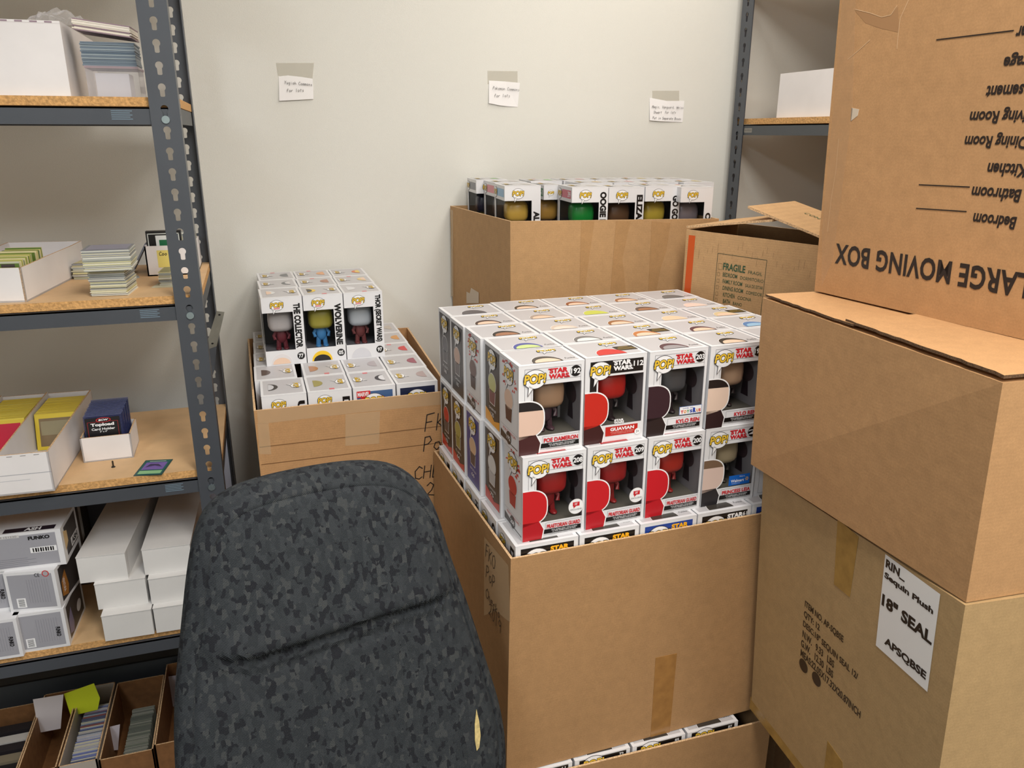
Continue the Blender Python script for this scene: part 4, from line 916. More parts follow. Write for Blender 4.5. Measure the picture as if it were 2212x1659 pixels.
o = stack('tilted pile of white paper sleeves on top of the card holders', (onY(163, 98, 1.73).x, 1.73, zt + hc_ + .0435), 0, w + .006, .085, .020, 9, PS, .002, name='paper_sleeve_stack', cat='paper sleeves'); o.rotation_euler = (0, R(7), R(-3)); o.location.z += .017

# second shelf
zt = ZB[1]
p, rz, _ = yawed((-60, 655), (61, 651), zt)
t = thing('card_box', 'open white card box of trading cards at left of the second shelf', 'card box', (p.x - .06, p.y, zt), rz); wb = (onZ(61, 651, zt) - onZ(-60, 655, zt)).length + .06; q = MB()
tray(q, wb, .36, .067, CARDW, .0035, hb=.072, edge=K_EDGE, dip=1); q.build('carton', t)
q = MB(); g = random.Random(3); cols = [(206, 196, 120), (150, 160, 70), (96, 120, 50), (216, 206, 160), (190, 190, 170)]
for k in range(34):
    y = .015 + k * .0034 + (0.012 if k > 20 else 0); hh = .074 + .012 * (k / 34) + g.uniform(-.002, .002); q.box(wb - .075 + g.uniform(-.002, .002), y, .004, wb - .008, y + .0016, hh, ink(cols[g.randrange(5)], .5))
f = Face(q, (wb - .075, .0148, 0), (1, 0, 0), (0, 0, 1), 1, 1); f.rect(.008, .066, .032, .072, (110, 70, 140), 1)
f.rect(.036, .066, .06, .072, (70, 60, 60), 1)
o = q.build('trading_cards', None, False, t.location, rz); tag(o, 'row of yellow green edged trading cards in the open white box', 'trading cards', kind='stuff')
def stk_px(label, pl, pr, zb, d, h, n, mats, **k):
    p, rz, w = yawed(pl, pr, zb); return stack(label, (p.x, p.y, zb), rz, w, d, h, n, mats, **k)
stk_px('lower half of the tall trading card stack in the middle of the second shelf', (198, 641), (276, 638), zt, .088, .053, 34, CM, jx=.002)
p, rz, w = yawed((180, 583), (270, 582), zt + .053)
stack('upper half of the tall card stack, shifted to the left', onY(182, 587, 1.72), 0, .086, .085, .041, 26, CM, .0016, top=(150, 150, 168))
stk_px('short stack of cards behind the tall stack', (159, 604), (200, 603), zt, .07, .035, 18, CM, jx=.002, top=(190, 180, 130))
stk_px('small stack of cards close to the front post', (346, 618), (372, 617), zt, .07, .030, 12, CM, jx=.002, top=(150, 150, 110))
q = MB(); p, rz, w = yawed((327, 622), (372, 621), zt); q.box(0, 0, .0002, w, .05, .0012, CM[0]); o = q.build('trading_card', None, False, p, rz); tag(o, 'loose trading card lying under the small stack near the post', 'trading card')
t = None
P0 = onZ(320, 597, zt); P1 = onZ(434, 592, zt); w = P1.x - P0.x - .006
t = thing('card_box', 'white card box with yellow note, behind the front post on the second shelf', 'card box', (P0.x, P0.y, zt), 0); q = MB(); dpt = min(.17, 2.13 - P0.y)
tray(q, w, dpt, .068, CARDW, .003); q.build('carton', t)
q = MB(); f = Face(q, (0, 0, 0), (1, 0, 0), (0, 0, 1)); a = onY(338, 541, P0.y) - P0; b = onY(364, 577, P0.y) - P0
x0, y1, y0 = a.x, a.z, b.z; g = Face(q, (0, 0, 0), (1, 0, 0), (0, 0, 1)); g.rect(x0, y0, x0 + (y1 - y0) * 1.0, y1, pm('yellow_note', (232, 216, 120), .6), 2); g.hand('Coo', x0 + .004, y1 - .012, .006, BKM, .0012, 3); q.build('sticky_note', t)
q = MB(); c0 = onY(317, 527, P0.y + .03) - P0; q.box(c0.x, .03, .012, c0.x + .075, .05, .098, ink(BK)); f = Face(q, (c0.x, .0299, 0), (1, 0, 0), (0, 0, 1)); f.frame(.004, .02, .07, .092, .002, (210, 214, 210), 1); f.rect(.02, .05, .06, .088, (230, 232, 230), 1); f.rect(.027, .055, .06, .078, (30, 110, 70), 2)
o = q.build('booster_pack', None, False, P0); tag(o, 'black framed card pack standing in the white box behind the post', 'card pack')
q = MB()
for k in range(10): q.box(.045, .06 + k * .009, .004, w - .004, .066 + k * .009, .078 + .003 * (k % 3), CM[k % 6])
o = q.build('trading_cards', None, False, P0); tag(o, 'trading cards filling the white box behind the front post', 'trading cards', kind='stuff')
q = MB(); A = onY(281, 594, P0.y + .03); A.z = zt + .0015; B = onY(312, 527, P0.y + .03); d = V((B.x - A.x, 0, B.z - A.z)); q.slab([A, A + V((.004, 0, 0)), B + V((.004, 0, 0)), B], (0, .06, 0), CG[2]); o = q.build('card_divider'); tag(o, 'thin grey card leaning against the white box with the note', 'divider card')
q = MB(); q.box(0, 0, 0, .017, .02, .003, CG[0]); q.box(.004, .004, .003, .013, .012, .007, BARE); o = q.build('metal_clip', None, False, onZ(284, 602, zt), .3); tag(o, 'small metal clip beside the tall card stack', 'clip')

# third shelf
zt = ZB[2]
p1 = onZ(119, 1060, zt); p0 = onZ(0, 1073, zt); rz = math.atan2(p1.y - p0.y, p1.x - p0.x) - .015; ux = V((cos(rz), sin(rz), 0)); wb = .31; org = p1 - ux * wb
t = thing('card_box', 'long white card box with three dividers on the third shelf', 'card box', org, rz); q = MB(); bh = .085
DB = .40
tray(q, wb, DB, .086, CARDW, .0035, hb=.090, edge=K_EDGE)
f = Face(q, (0, 0, 0), (1, 0, 0), (0, 0, 1))
for k in range(12): f.rect(.02 + k * .024, .0815, .03 + k * .024, .0825, (90, 84, 84), 1)
f.rect(0, .042, wb, .0435, (176, 176, 182), 1); f.rect(.11, .03, .27, .031, (190, 190, 196), 1)
q.build('carton', t)
divs = [wb - .098 * k for k in (1, 2, 3)]
q = MB()
for x in divs: q.hexa([(x, .004, .004), (x + .003, .004, .004), (x + .003, DB - .004, .004), (x, DB - .004, .004)], [(x, .004, .080), (x + .003, .004, .080), (x + .003, DB - .004, .094), (x, DB - .004, .094)], CARDW, K_EDGE)
for k, x in enumerate(divs): 
    qq = MB(); qq.hexa([(x, .004, .004), (x + .003, .004, .004), (x + .003, DB - .004, .004), (x, DB - .004, .004)], [(x, .004, .080), (x + .003, .004, .080), (x + .003, DB - .004, .094), (x, DB - .004, .094)], CARDW, K_EDGE); qq.build('divider', t)
def cardrow(label, x0, x1, y0, y1, h, cols, face=None, lean=.012, inner=None):
    q = MB(); n = int((y1 - y0) / .003); g = random.Random(n)
    for k in range(n):
        y = y0 + k * .003; q.hexa([(x0, y, .004), (x1, y, .004), (x1, y + .002, .004), (x0, y + .002, .004)], [(x0, y + lean, h + g.uniform(-.001, .001)), (x1, y + lean, h), (x1, y + .002 + lean, h), (x0, y + .002 + lean, h)], ink(cols[g.randrange(len(cols))], .5))
    f = Face(q, (x0, y0, .004), (1, 0, 0), (0, lean, h - .004), x1 - x0, h - .004)
    if face:
        f.rect(.0, .0, 1, 1, cols[0], 1); f.rect(.1, .1, .9, .9, face, 2)
        if inner: f.rect(.14, .42, .86, .82, inner, 3)
    o = q.build('trading_cards', None, False, org, rz); tag(o, label, 'trading cards', kind='stuff')
YL = (222, 196, 60)
cardrow('yellow edged trading cards with brown front card, right row of the divided box', wb - .09, wb - .008, .235, .36, .084, [YL, (214, 190, 70)], (130, 110, 80), .02, (150, 140, 110))
cardrow('yellow edged trading cards with red front card, second row of the divided box', wb - .19, wb - .106, .22, .37, .084, [YL, (226, 206, 80)], (196, 30, 60), .02)
cardrow('yellow edged trading cards in the third row of the divided box', wb - .288, wb - .204, .26, .37, .080, [YL, (214, 190, 70)])
p, rz2, w = yawed((181, 1000), (289, 988), zt)
t = thing('card_box', 'small white card box of rigid card holders on the third shelf', 'card box', p, rz2); q = MB(); tray(q, w, .105, .057, CARDW, .003, edge=K_EDGE); q.build('carton', t)
q = MB(); TB = clear('toploader_blue', (60, 66, 110), .45, .1)
for k in range(13):
    y = .016 + k * .006; x = .008 + .0006 * k + (k % 3) * .0006; hh = .098 + .0012 * k; q.hexa([(x, y, .004), (x + .077, y, .004), (x + .077, y + .004, .004), (x, y + .004, .004)], [(x, y + .008, hh), (x + .077, y + .008, hh), (x + .077, y + .012, hh), (x, y + .012, hh)], TB, pm('toploader_edge', (120, 130, 170), .3))
f = Face(q, (.008, .015, .004), (1, 0, 0), (0, .008, .094), .076, .094)
f.rect(.04, .05, .96, .96, (22, 20, 24), 1); f.frame(.1, .1, .9, .86, .0006, (190, 40, 46), 2); f.ell(.53, .9, .2, .06, (190, 40, 46), 3); f.ell(.53, .9, .17, .045, (24, 20, 24), 4); f.text('BCW', .40, .88, .66, .925, WH, 5, .05, shear=.2)
f.text('Topload', .18, .735, .80, .83, WH, 3, .05); f.text('Card Holder', .19, .655, .81, .715, WH, 3, .03); f.text("3'' x 4''", .4, .6, .6, .64, WH, 3, .02)
o = q.build('card_holder_pack', None, False, p, rz2); tag(o, 'pack of blue rigid card holders with black front card, in the small white box', 'card holders', kind='stuff')
t = thing('screw', 'small dark screw standing on its head on the third shelf', 'screw', onZ(245, 1009, zt)); q = MB(); q.lathe([(.0042, 0), (.0044, .0008), (.0018, .003), (.0018, .014), (.0002, .0155)], pm('dark_screw', (70, 66, 62), .35, .8)); q.build('screw_body', t, True)
p, rz2, w = yawed((288, 1029), (350, 1026), zt); q = MB(); q.box(0, 0, .0002, w, .084, .0012, ink((26, 70, 70), .3)); f = Face(q, (0, 0, .0012), (1, 0, 0), (0, 1, 0), w, .084)
f.rect(.05, .04, .95, .96, (30, 96, 92), 1); f.rect(.12, .34, .88, .82, (120, 96, 170), 2); f.poly([(.2, .5), (.5, .6), (.8, .5), (.6, .7), (.3, .72)], (60, 50, 90), 3); f.rect(.1, .08, .9, .28, (140, 190, 140), 2); f.rect(.2, .87, .8, .91, (170, 180, 170), 2)
o = q.build('trading_card', None, False, p, rz2 - .0); tag(o, 'green bordered trading card lying at the front of the third shelf', 'trading card')

# fourth shelf: white card boxes and figure boxes seen from behind
zt = ZB[3]; CB = (228, 226, 226)
CBM = pm('white_corrugated_box', (222, 220, 218), .65, noise=(16, .02))
def lidbox(label, pl, pr, zb, h, d, cat='card box', group='white lidded card boxes on the fourth shelf', w=None, y=None):
    p, rz, ww = yawed(pl, pr, zb); w = w or ww
    t = thing('lidded_card_box', label, cat, p, rz, group); q = MB(); q.box(.0008, .0008, 0, w - .0008, d, h - .0016, CBM); q.box(.0016, .0016, h - .0016, w - .0016, d, h - .0010, ink((60, 54, 52)))
    f = Face(q, (w, 0, 0), (0, 1, 0), (0, 0, 1)); f.line([(.002, h * .15), (.014, h * .15), (.014, h - .004)], .0008, (150, 146, 146), 1); q.build('carton', t)
    q = MB(); q.box(0, -.0003, h - .0010, w, d, h, CBM); q.build('lid', t); return t
hb = .064
lidbox('white lidded card box, bottom of the left column', (227, 1386), (336, 1369), zt, hb, .40, w=.102)
lidbox('white lidded card box, bottom of the right column beside the post', (337.5, 1368), (440, 1352), zt, hb, .40, w=.102)
lidbox('white lidded card box, middle of the left column', (212, 1318), (320, 1302), zt + hb, hb, .42, w=.104)
lidbox('white lidded card box, middle of the right column beside the post', (327, 1306), (430, 1291), zt + hb, hb, .42, w=.104)
lidbox('white lidded card box, top of the left column, pulled forward', (172.6, 1261), (280, 1249), zt + 2 * hb, hb, .40, w=.1)
lidbox('white lidded card box, top of the right column beside the post', (313, 1243), (420, 1229), zt + 2 * hb, hb, .44, w=.102)
BS = pm('bluish_white_card', (196, 202, 222), .6)
for lb, x, y, z_, w in (('bluish white box standing behind the left column of card boxes', -.385, 2.10, 0, .125), ('bluish white box standing behind the right column of card boxes', -.255, 2.135, 0, .125)):
    q = MB(); q.box(0, 0, 0, w, .12, .315, BS); o = q.build('storage_box', None, False, (x, y, zt)); tag(o, lb, 'box')
q = MB(); q.box(0, 0, 0, .15, .10, .30, pm('slate_grey_box', (96, 100, 116), .6)); o = q.build('storage_box', None, False, (-.56, 2.12, zt)); tag(o, 'slate grey box at the back of the fourth shelf, behind the figure boxes', 'box')
def back_pop(label, pl, pr, zb, up, w, h, d, kind, rzo=0):
    """figure box with its grey back panel to the room; w wide, h tall as it lies, d deep"""
    p, rz, _ = yawed(pl, pr, zb); rz += rzo
    t = thing('figure_box', label, 'box', p, rz, 'figure boxes on the fourth shelf'); q = MB(); q.box(0, 0, 0, w, d, h, WHITEBOX)
    f = Face(q, (0, 0, 0), (1, 0, 0), (0, 0, 1), w, h); f.rect(.06, .07, .93, .93, (160, 160, 168), 1)
    g = Face(q, (w, 0, 0), (0, 1, 0), (0, 0, 1), d, h); DKC = (54, 48, 46)
    if kind == 0:
        f.text('FUNKO', .6, .78, .86, .88, BK, 3, .05); f.rect(.2, .88, .5, .96, (206, 204, 204), 2); f.text('FM 151230', .23, .895, .47, .945, (120, 116, 120), 3, 0)
        f.rect(.6, .42, .92, .57, WH, 2); [f.rect(.63 + k * .03, .44, .645 + k * .03 + .006 * (k % 2), .55, BK, 3) for k in range(9)]
        for k in range(5): f.rect(.03, .1 + k * .05, .55 + .1 * (k % 2), .11 + k * .05, (130, 130, 138), 2)
        g.rect(.12, .12, .9, .9, DKC, 1); g.rect(0, .0, .16, 1, (236, 234, 232), 2); g.poly([(.1, .3), (.3, .45), (.3, .75), (.1, .85)], (226, 190, 130), 3); g.text('ASH', .5, .2, .86, .36, BK, 3, .05, 0); g.rect(.45, .16, .9, .4, (228, 226, 226), 2)
        T = Face(q, (0, 0, h), (1, 0, 0), (0, 1, 0), w, d); T.rect(.3, .04, .92, .2, (30, 26, 40), 1); T.text('ASH', .55, .06, .75, .18, WH, 2, .04); T.ell(.1, .1, .14, .08, (214, 150, 90), 1)
    else:
        f.rect(.16, .1, .34, .34, WH, 2); [f.rect(.19, .13 + k * .024, .31, .14 + k * .024, BK, 3) for k in range(8)]
        for k in range(9): f.rect(.42 + k * .05, .2, .425 + k * .05, .8, (134, 134, 142), 2)
        if kind == 1: f.ell(.82, .93, .07, .08, (200, 60, 60), 2); f.ell(.82, .93, .05, .06, (170, 168, 174), 3); f.text('CE', .6, .86, .7, .95, BK, 3, 0)
        else: f.text('FUNKO', .78, .3, .87, .55, BK, 3, .05, -90)
        g.rect(.1, .08, .92, .92, DKC, 1); g.poly([(.12, .2), (.3, .1), (.36, .3), (.3, .75), (.14, .55)], (160, 104, 40) if kind == 1 else (120, 112, 140), 2)
        g.text('VENTURA' if kind == 1 else 'BIG', .18, .25, .25, .6, WH, 3, .0, -90) if kind == 1 else None
        g.ell(.7, .4, .12, .14, (200, 196, 196), 2) if kind == 2 else None
    q.build('carton', t)
back_pop('figure box seen from behind, bottom right of the pile on the fourth shelf', (44, 1411), (143, 1396), zt, 0, .098, .0945, .15, 2)
back_pop('figure box seen from behind, bottom left of the pile on the fourth shelf', (-58, 1434), (37, 1420), zt, 0, .096, .0945, .15, 2, .01)
back_pop('figure box seen from behind, middle right of the pile with red round mark', (24, 1323), (124, 1315), zt + .0945, 0, .101, .0945, .15, 1)
back_pop('figure box seen from behind, middle left of the pile', (-80, 1330), (17, 1318), zt + .0945, 0, .1, .0945, .15, 2)
back_pop('figure box lying on its side on top of the pile, barcode on grey back', (-35, 1240), (112, 1221), zt + .189, 0, .158, .085, .118, 0, -.02)
t = thing('figure_box', 'dark window box standing behind the pile of figure boxes on the fourth shelf', 'box', (-.64, 1.955, zt + .12), .05, 'figure boxes on the fourth shelf'); q = MB(); q.box(0, 0, -.12, .165, .12, .19, pm('dark_window_box', (70, 60, 54), .4))
f = Face(q, (0, 0, 0), (1, 0, 0), (0, 0, 1), .165, .19); f.ell(.4, .9, .3, .2, (206, 160, 120), 1); f = Face(q, (.165, 0, 0), (0, 1, 0), (0, 0, 1), .12, .19); f.rect(0, 0, .25, 1, WH, 1); q.build('carton', t)

# bottom shelf: deep kraft trays full of cards
zt = ZB[4]
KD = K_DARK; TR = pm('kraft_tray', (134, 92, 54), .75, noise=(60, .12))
def ktray(label, x0, x1, y0, y1, h, cards=None, cw=None, n=60, white=None, cols=None, m=None):
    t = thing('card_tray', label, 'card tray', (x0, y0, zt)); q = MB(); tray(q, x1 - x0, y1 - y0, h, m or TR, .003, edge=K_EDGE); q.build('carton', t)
    if cards:
        q = MB(); g = random.Random(int(x0 * 1e3)); a, b, ya, yb = cards
        for k in range(n):
            y = ya + (yb - ya) * k / n; q.box(a + g.uniform(0, .003), y, .004, b - g.uniform(0, .003), y + (yb - ya) / n * .7, h * .8 + g.uniform(-.003, .002), ink(cols[g.randrange(len(cols))], .5))
        o = q.build('trading_cards', None, False, (x0, y0, zt)); tag(o, 'row of trading cards in the ' + label, 'trading cards', kind='stuff')
    return t
BL = [(170, 176, 196), (120, 130, 180), (196, 190, 190), (150, 90, 90), (206, 200, 180), (90, 100, 130)]
xs = lambda px, py: onZ(px, py, zt + .12).x
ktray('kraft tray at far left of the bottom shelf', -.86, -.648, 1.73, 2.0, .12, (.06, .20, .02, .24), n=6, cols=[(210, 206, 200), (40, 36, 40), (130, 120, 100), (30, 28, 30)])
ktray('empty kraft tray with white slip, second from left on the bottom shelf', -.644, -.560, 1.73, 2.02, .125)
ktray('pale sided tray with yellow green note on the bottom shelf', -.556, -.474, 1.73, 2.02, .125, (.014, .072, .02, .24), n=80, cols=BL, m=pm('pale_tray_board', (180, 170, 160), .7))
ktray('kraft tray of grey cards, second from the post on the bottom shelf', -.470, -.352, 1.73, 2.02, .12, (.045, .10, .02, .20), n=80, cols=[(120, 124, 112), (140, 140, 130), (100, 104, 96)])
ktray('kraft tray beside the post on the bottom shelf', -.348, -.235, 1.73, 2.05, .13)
def slip(label, cat, P, col, name):
    q = MB(); q.slab(P, (0, .0006, 0), pm('slip_%02x%02x%02x' % col, col, .7)); o = q.build(name); tag(o, label, cat); return o
def onshelf(px, py, Y): return onY(px, py, Y)
slip('white paper slip hanging in the empty tray on the bottom shelf', 'paper slip', [onY(84, 1583, 1.93), onY(131, 1574, 1.93), onY(137, 1500, 1.93), onY(71, 1511, 1.93)], (222, 214, 216), 'paper_slip')
slip('yellow green sticky note standing in the pale tray on the bottom shelf', 'sticky note', [onY(153, 1547, 1.94), onY(211, 1533, 1.94), onY(216, 1508, 1.94), onY(203, 1476, 1.94), onY(138, 1499, 1.94)], (214, 226, 40), 'sticky_note')
slip('white paper slip in the tray of grey cards on the bottom shelf', 'paper slip', [onY(234, 1622, 1.86), onY(255, 1620, 1.86), onY(259, 1565, 1.86), onY(226, 1573, 1.86)], (216, 208, 216), 'paper_slip')
slip('white paper slip in the tray beside the post on the bottom shelf', 'paper slip', [onY(348, 1530, 2.03), onY(400, 1524, 2.03), onY(400, 1456, 2.03), onY(339, 1465, 2.03)], (206, 200, 208), 'paper_slip')
q = MB(); q.box(0, 0, 0, .5, .03, .13, pm('wall_shade_grey', (70, 76, 82), .6)); q.box(0, 0, .13, .5, .032, .135, ink((30, 28, 28))); o = q.build('wall_shade_panel', None, False, (-.78, 2.08, zt)); tag(o, 'dark grey panel standing in for the shaded wall behind the bottom shelf trays', 'shade panel')  # added dark sheet: shade of the wall behind the trays, put into colour

# white box on the right unit, wall notes
zR = EYE + .043; a = onX(1678, 243, RX + .03); t = thing('storage_box', 'white card box on the right hand shelving unit', 'box', (RX + .03, a.y - .36, zR)); q = MB(); q.box(0, 0, 0, .3, .36, .12, CARDW); q.build('carton', t)
def note(label, px, lines, tape, paper, Y=WY):
    P = [onY(x, y, Y) for x, y in paper]; o = P[0].copy(); t = thing('paper_note', label, 'note', o); q = MB(); n = len(P)
    q.slab([p - o - V((0, .0008 + (.004 if i in (0, 1) else 0), 0)) for i, p in enumerate(P)], (0, .0004, 0), pm('note_paper', (240, 238, 238), .7))
    f = Face(q, (0, -.0052, 0), (1, 0, 0), (0, 0, 1))
    for tx, x, y, x2, y2 in lines:
        A = onY(x, y, Y - .004) - o; B = onY(x2, y2, Y - .004) - o; cs = (B.x - A.x) / (len(tx) * .95); f.hand(tx, A.x, A.z, cs, BKM, .0007, 2, slope=(B.z - A.z) / cs / len(tx))
    q.build('paper', t)
    Q = MB(); Pt = [onY(x, y, Y) - o - V((0, .0003, 0)) for x, y in tape]; Q.add(list(reversed(Pt)), [tuple(range(len(Pt)))], clear('frosted_tape', (206, 200, 184), .38, .35)); Q.build('tape', t)
note('torn white note taped at the left of the back wall', 0, [('Yugioh Commons', 614, 181, 675, 186), ('for lots', 619, 199, 657, 198)], ((600, 164), (675, 172), (678, 136), (596, 136)), ((603, 218), (677, 214), (677, 190), (675, 170), (650, 166), (622, 163), (602, 165)))
note('torn white note taped in the middle of the back wall', 1, [('Pokemon Commons', 1064, 193, 1122, 197), ('for lots', 1067, 210, 1102, 210)], ((1053, 182), (1118, 182), (1118, 154), (1053, 153)), ((1055, 223), (1080, 228), (1100, 231), (1118, 231), (1123, 179), (1090, 176), (1056, 174)))
note('torn white note taped at the right of the back wall', 2, [('Magic, Vanguard, Weiss', 1408, 233, 1476, 235), ('Shwartz for lots', 1411, 245, 1460, 245), ('Put in Separate Boxes', 1409, 257, 1471, 259)], ((1409, 222), (1467, 222), (1467, 196), (1409, 196)), ((1402, 260), (1425, 262), (1450, 264), (1474, 264), (1478, 218), (1440, 218), (1403, 211)))

# ------------------------------------------------------------------ office chair
FAB = bpy.data.materials.new('patterned_dark_fabric'); FAB.use_nodes = True; nt = FAB.node_tree; b = nt.nodes['Principled BSDF']; b.inputs['Roughness'].default_value = .95; b.inputs['Specular IOR Level'].default_value = .15
tc = nt.nodes.new('ShaderNodeTexCoord'); mp = nt.nodes.new('ShaderNodeMapping'); mp.inputs['Scale'].default_value = (1, 1, .6); nt.links.new(tc.outputs['Object'], mp.inputs['Vector'])
vo = nt.nodes.new('ShaderNodeTexVoronoi'); vo.inputs['Scale'].default_value = 150; vo.distance = 'CHEBYCHEV'; nt.links.new(mp.outputs[0], vo.inputs['Vector'])
cr = nt.nodes.new('ShaderNodeValToRGB'); cr.color_ramp.interpolation = 'CONSTANT'; E_ = cr.color_ramp.elements; E_[0].position = 0; E_[0].color = (*lin((60, 64, 68)), 1); E_[1].position = .3; E_[1].color = (*lin((68, 72, 76)), 1)
for p_, c_2 in ((.5, (64, 68, 72)), (.7, (78, 81, 83)), (.82, (46, 48, 53))): e = E_.new(p_); e.color = (*lin(c_2), 1)
sp = nt.nodes.new('ShaderNodeSeparateColor'); nt.links.new(vo.outputs['Color'], sp.inputs[0]); nt.links.new(sp.outputs[0], cr.inputs[0])
wv = nt.nodes.new('ShaderNodeTexWave'); wv.inputs['Scale'].default_value = 230; wv.inputs['Distortion'].default_value = 1.5; wv.bands_direction = 'DIAGONAL'; nt.links.new(tc.outputs['Object'], wv.inputs['Vector'])
mx = nt.nodes.new('ShaderNodeMix'); mx.data_type = 'RGBA'; mx.blend_type = 'MULTIPLY'; mx.inputs[0].default_value = .7; nt.links.new(cr.outputs[0], mx.inputs[6]); nt.links.new(wv.outputs['Color'], mx.inputs[7])
nt.links.new(mx.outputs[2], b.inputs['Base Color']); bp = nt.nodes.new('ShaderNodeBump'); bp.inputs['Strength'].default_value = .4; bp.inputs['Distance'].default_value = .0008; nt.links.new(wv.outputs['Fac'], bp.inputs['Height']); nt.links.new(bp.outputs[0], b.inputs['Normal'])
cy_ = R(10); cu = V((cos(cy_), sin(cy_), 0)); rec = R(11); cn = V((-sin(cy_) * cos(rec) * -1, -cos(cy_) * cos(rec), sin(rec))); cn = V((sin(cy_) * cos(rec), -cos(cy_) * cos(rec), sin(rec))); cv = cn.cross(cu); cv.normalize()
CO = V((.066, 1.045, EYE - .69))
sil = [(385, 1700), (381, 1600), (383, 1500), (394, 1390), (408, 1250), (422, 1160), (440, 1108), (470, 1073), (520, 1046), (600, 1024), (680, 1008), (750, 997), (815, 994), (865, 1002), (905, 1028), (935, 1068), (955, 1120), (975, 1190), (1002, 1262), (1030, 1345), (1060, 1440), (1082, 1510), (1095, 1580), (1098, 1640), (1093, 1700)]
pl = [(lambda p: ((p - CO).dot(cu), (p - CO).dot(cv)))(onP(x, y, CO, cn)) for x, y in sil]
pl = [(a * .99 - .003, b_2 * .99 - .001) for a, b_2 in pl]
bl, br = pl[0], pl[-1]
pl += [(br[0] - .004, br[1] - .05), (br[0] - .03, br[1] - .10), (br[0] - .08, br[1] - .125), (bl[0] + .08, bl[1] - .125), (bl[0] + .03, bl[1] - .10), (bl[0] + .004, bl[1] - .05)]
def resample(P, n):
    L = [0]; Q = P + [P[0]]
    for a, b_3 in zip(Q, Q[1:]): L.append(L[-1] + math.hypot(b_3[0] - a[0], b_3[1] - a[1]))
    out = []; k = 0
    for i in range(n):
        s_ = L[-1] * i / n
        while L[k + 1] < s_: k += 1
        f_ = (s_ - L[k]) / (L[k + 1] - L[k]); out.append((Q[k][0] + (Q[k + 1][0] - Q[k][0]) * f_, Q[k][1] + (Q[k + 1][1] - Q[k][1]) * f_))
    return out
NS = 144; RS = resample(pl, NS)
for _ in range(3): RS = [((RS[i - 1][0] + 2 * RS[i][0] + RS[(i + 1) % NS][0]) / 4, (RS[i - 1][1] + 2 * RS[i][1] + RS[(i + 1) % NS][1]) / 4) for i in range(NS)]
cxm = sum(p[0] for p in RS) / NS; cym = sum(p[1] for p in RS) / NS - .01
def crease_v(u):   # lumbar crease, sagging towards the middle-left
    return crv(u)
cp = [(lambda p: ((p - CO).dot(cu), (p - CO).dot(cv)))(onP(x, y, CO, cn)) for x, y in ((395, 1412), (450, 1413), (540, 1405), (620, 1378), (700, 1352), (800, 1318), (900, 1290), (960, 1272), (1010, 1245), (1040, 1232))]
def crv(u):
    for (a, b_4), (c, d) in zip(cp, cp[1:]):
        if a <= u <= c: return b_4 + (d - b_4) * (u - a) / (c - a)
    return cp[0][1] if u < cp[0][0] else cp[-1][1]
def gs(x, s): return math.exp(-(x / s) ** 2)
def bulge(u, v, t):
    """cushion front height above the plane; t = 0 centre .. 1 rim"""
    base = .038 * (1 - t ** 5) ** .5 if t < 1 else 0
    d = v - crv(u); w_ = max(0, 1 - max(0, t - .75) / .22)
    up = .017 * (1 / (1 + math.exp(-d / .006))) * math.exp(-max(d, 0) / .10)
    cre = -.014 * gs(d - .0, .0055) - .004 * gs(d + .022, .006)
    seam = 0
    for su in (-.052, .058): 
        if d < -.03: seam -= .0022 * (gs(u - su, .0028) + .8 * gs(u - su - .018 * (1 if su < 0 else 1), .0028)) * min(1, (-d - .03) / .04)
    piping = -.0032 * gs(t - .915, .008)
    return base + (up + cre + seam) * w_ + piping
t = thing('office_chair', 'dark grey patterned fabric office chair back in the foreground', 'chair', (CO.x, CO.y - .12, 0)); off = t.location
q = MB(); NR = 70; vs = []
for r in range(NR + 1):
    tt = (r / NR); tt = 1 - (1 - tt) ** 1.35
    for i in range(NS):
        u = cxm + (RS[i][0] - cxm) * tt; v = cym + (RS[i][1] - cym) * tt; vs.append(CO + cu * u + cv * v + cn * bulge(u, v, tt) - off)
fs = [(r * NS + i, r * NS + (i + 1) % NS, (r + 1) * NS + (i + 1) % NS, (r + 1) * NS + i) for r in range(NR) for i in range(NS)]
base = len(vs)
for k in range(1, 9):   # rounded rim wrapping to the back
    a = k / 8 * pi * .5
    for i in range(NS):
        g_ = 1 + .012 * sin(a * 2) - .03 * (1 - cos(a)); vs.append(CO + cu * (cxm + (RS[i][0] - cxm) * g_) + cv * (cym + (RS[i][1] - cym) * g_) - cn * (.035 * sin(a)) - off)
for k in range(8):
    s0 = (NR * NS) if k == 0 else base + (k - 1) * NS; s1 = base + k * NS; fs += [(s0 + i, s0 + (i + 1) % NS, s1 + (i + 1) % NS, s1 + i) for i in range(NS)]
fs.append(tuple(reversed(range(base + 7 * NS, base + 8 * NS)))); q.add(vs, [tuple(reversed(f)) for f in fs], FAB)
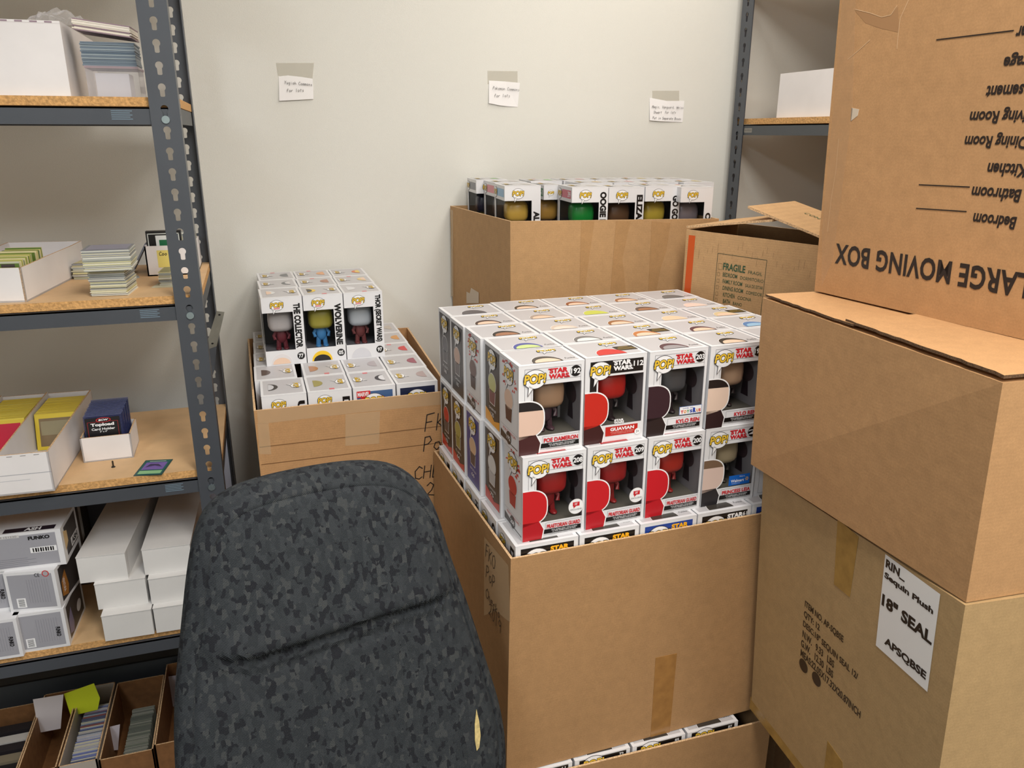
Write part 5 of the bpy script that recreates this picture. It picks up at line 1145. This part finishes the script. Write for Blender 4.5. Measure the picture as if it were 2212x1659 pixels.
o = q.build('backrest', t, True)
for p in o.data.polygons: p.use_smooth = True
# tear showing foam
q = MB(); tp = [(1030, 1533), (1036, 1560), (1039, 1590), (1036, 1615), (1030, 1622), (1026, 1600), (1026, 1565)]
P = []
for x, y in tp:
    w_ = onP(x, y, CO + cn * .036, cn); uu, vv = (w_ - CO).dot(cu), (w_ - CO).dot(cv)
    # find rim parameter by ray from centre
    ang = math.atan2(vv - cym, uu - cxm); best = min(range(NS), key=lambda i: abs(((math.atan2(RS[i][1] - cym, RS[i][0] - cxm) - ang + pi) % (2 * pi)) - pi)); tt = math.hypot(uu - cxm, vv - cym) / math.hypot(RS[best][0] - cxm, RS[best][1] - cym)
    P.append(CO + cu * uu + cv * vv + cn * (bulge(uu, vv, min(tt, .999)) + .0012) - off)
q.slab(P, cn * .0008, pm('yellow_foam', (196, 176, 120), .9, noise=(120, .25))); q.build('foam_tear', t)
# seat, bracket, column, star base (below the frame)
PLS = pm('black_plastic', (24, 24, 26), .45)
q = MB(); q.ball((.0, -.17, .47), (.25, .235, .045), FAB, .55, 12, 40); q.build('seat', t, True)
bk = V((0, .12, 0)) + cv * (cym - .12) - cn * .05
q = MB(); q.ribbon([(0, -.10, .42), (0, .10, .41), (0, .16, .46), (0, .155, .62), tuple(CO + cv * -.12 - cn * .045 - off)], .022, PLS); q.build('back_bracket', t, True)
q = MB(); q.lathe([(.045, .36), (.045, .43)], PLS, (0, -.17, 0)); q.lathe([(.025, .10), (.025, .37)], BARE, (0, -.17, 0)); q.build('gas_column', t, True)
q = MB(); q.lathe([(.05, .07), (.05, .13)], PLS, (0, -.17, 0))
for k in range(5):
    a = 2 * pi * k / 5 + .2; q.ribbon([(0, -.17, .10), (.27 * cos(a), -.17 + .27 * sin(a), .075)], .018, PLS)
q.build('star_base', t, True)
for k in range(5):
    a = 2 * pi * k / 5 + .2; q = MB(); q.ball((.27 * cos(a), -.17 + .27 * sin(a), .028), (.027, .027, .027), PLS, 1, 8, 12); q.build('caster', t, True)
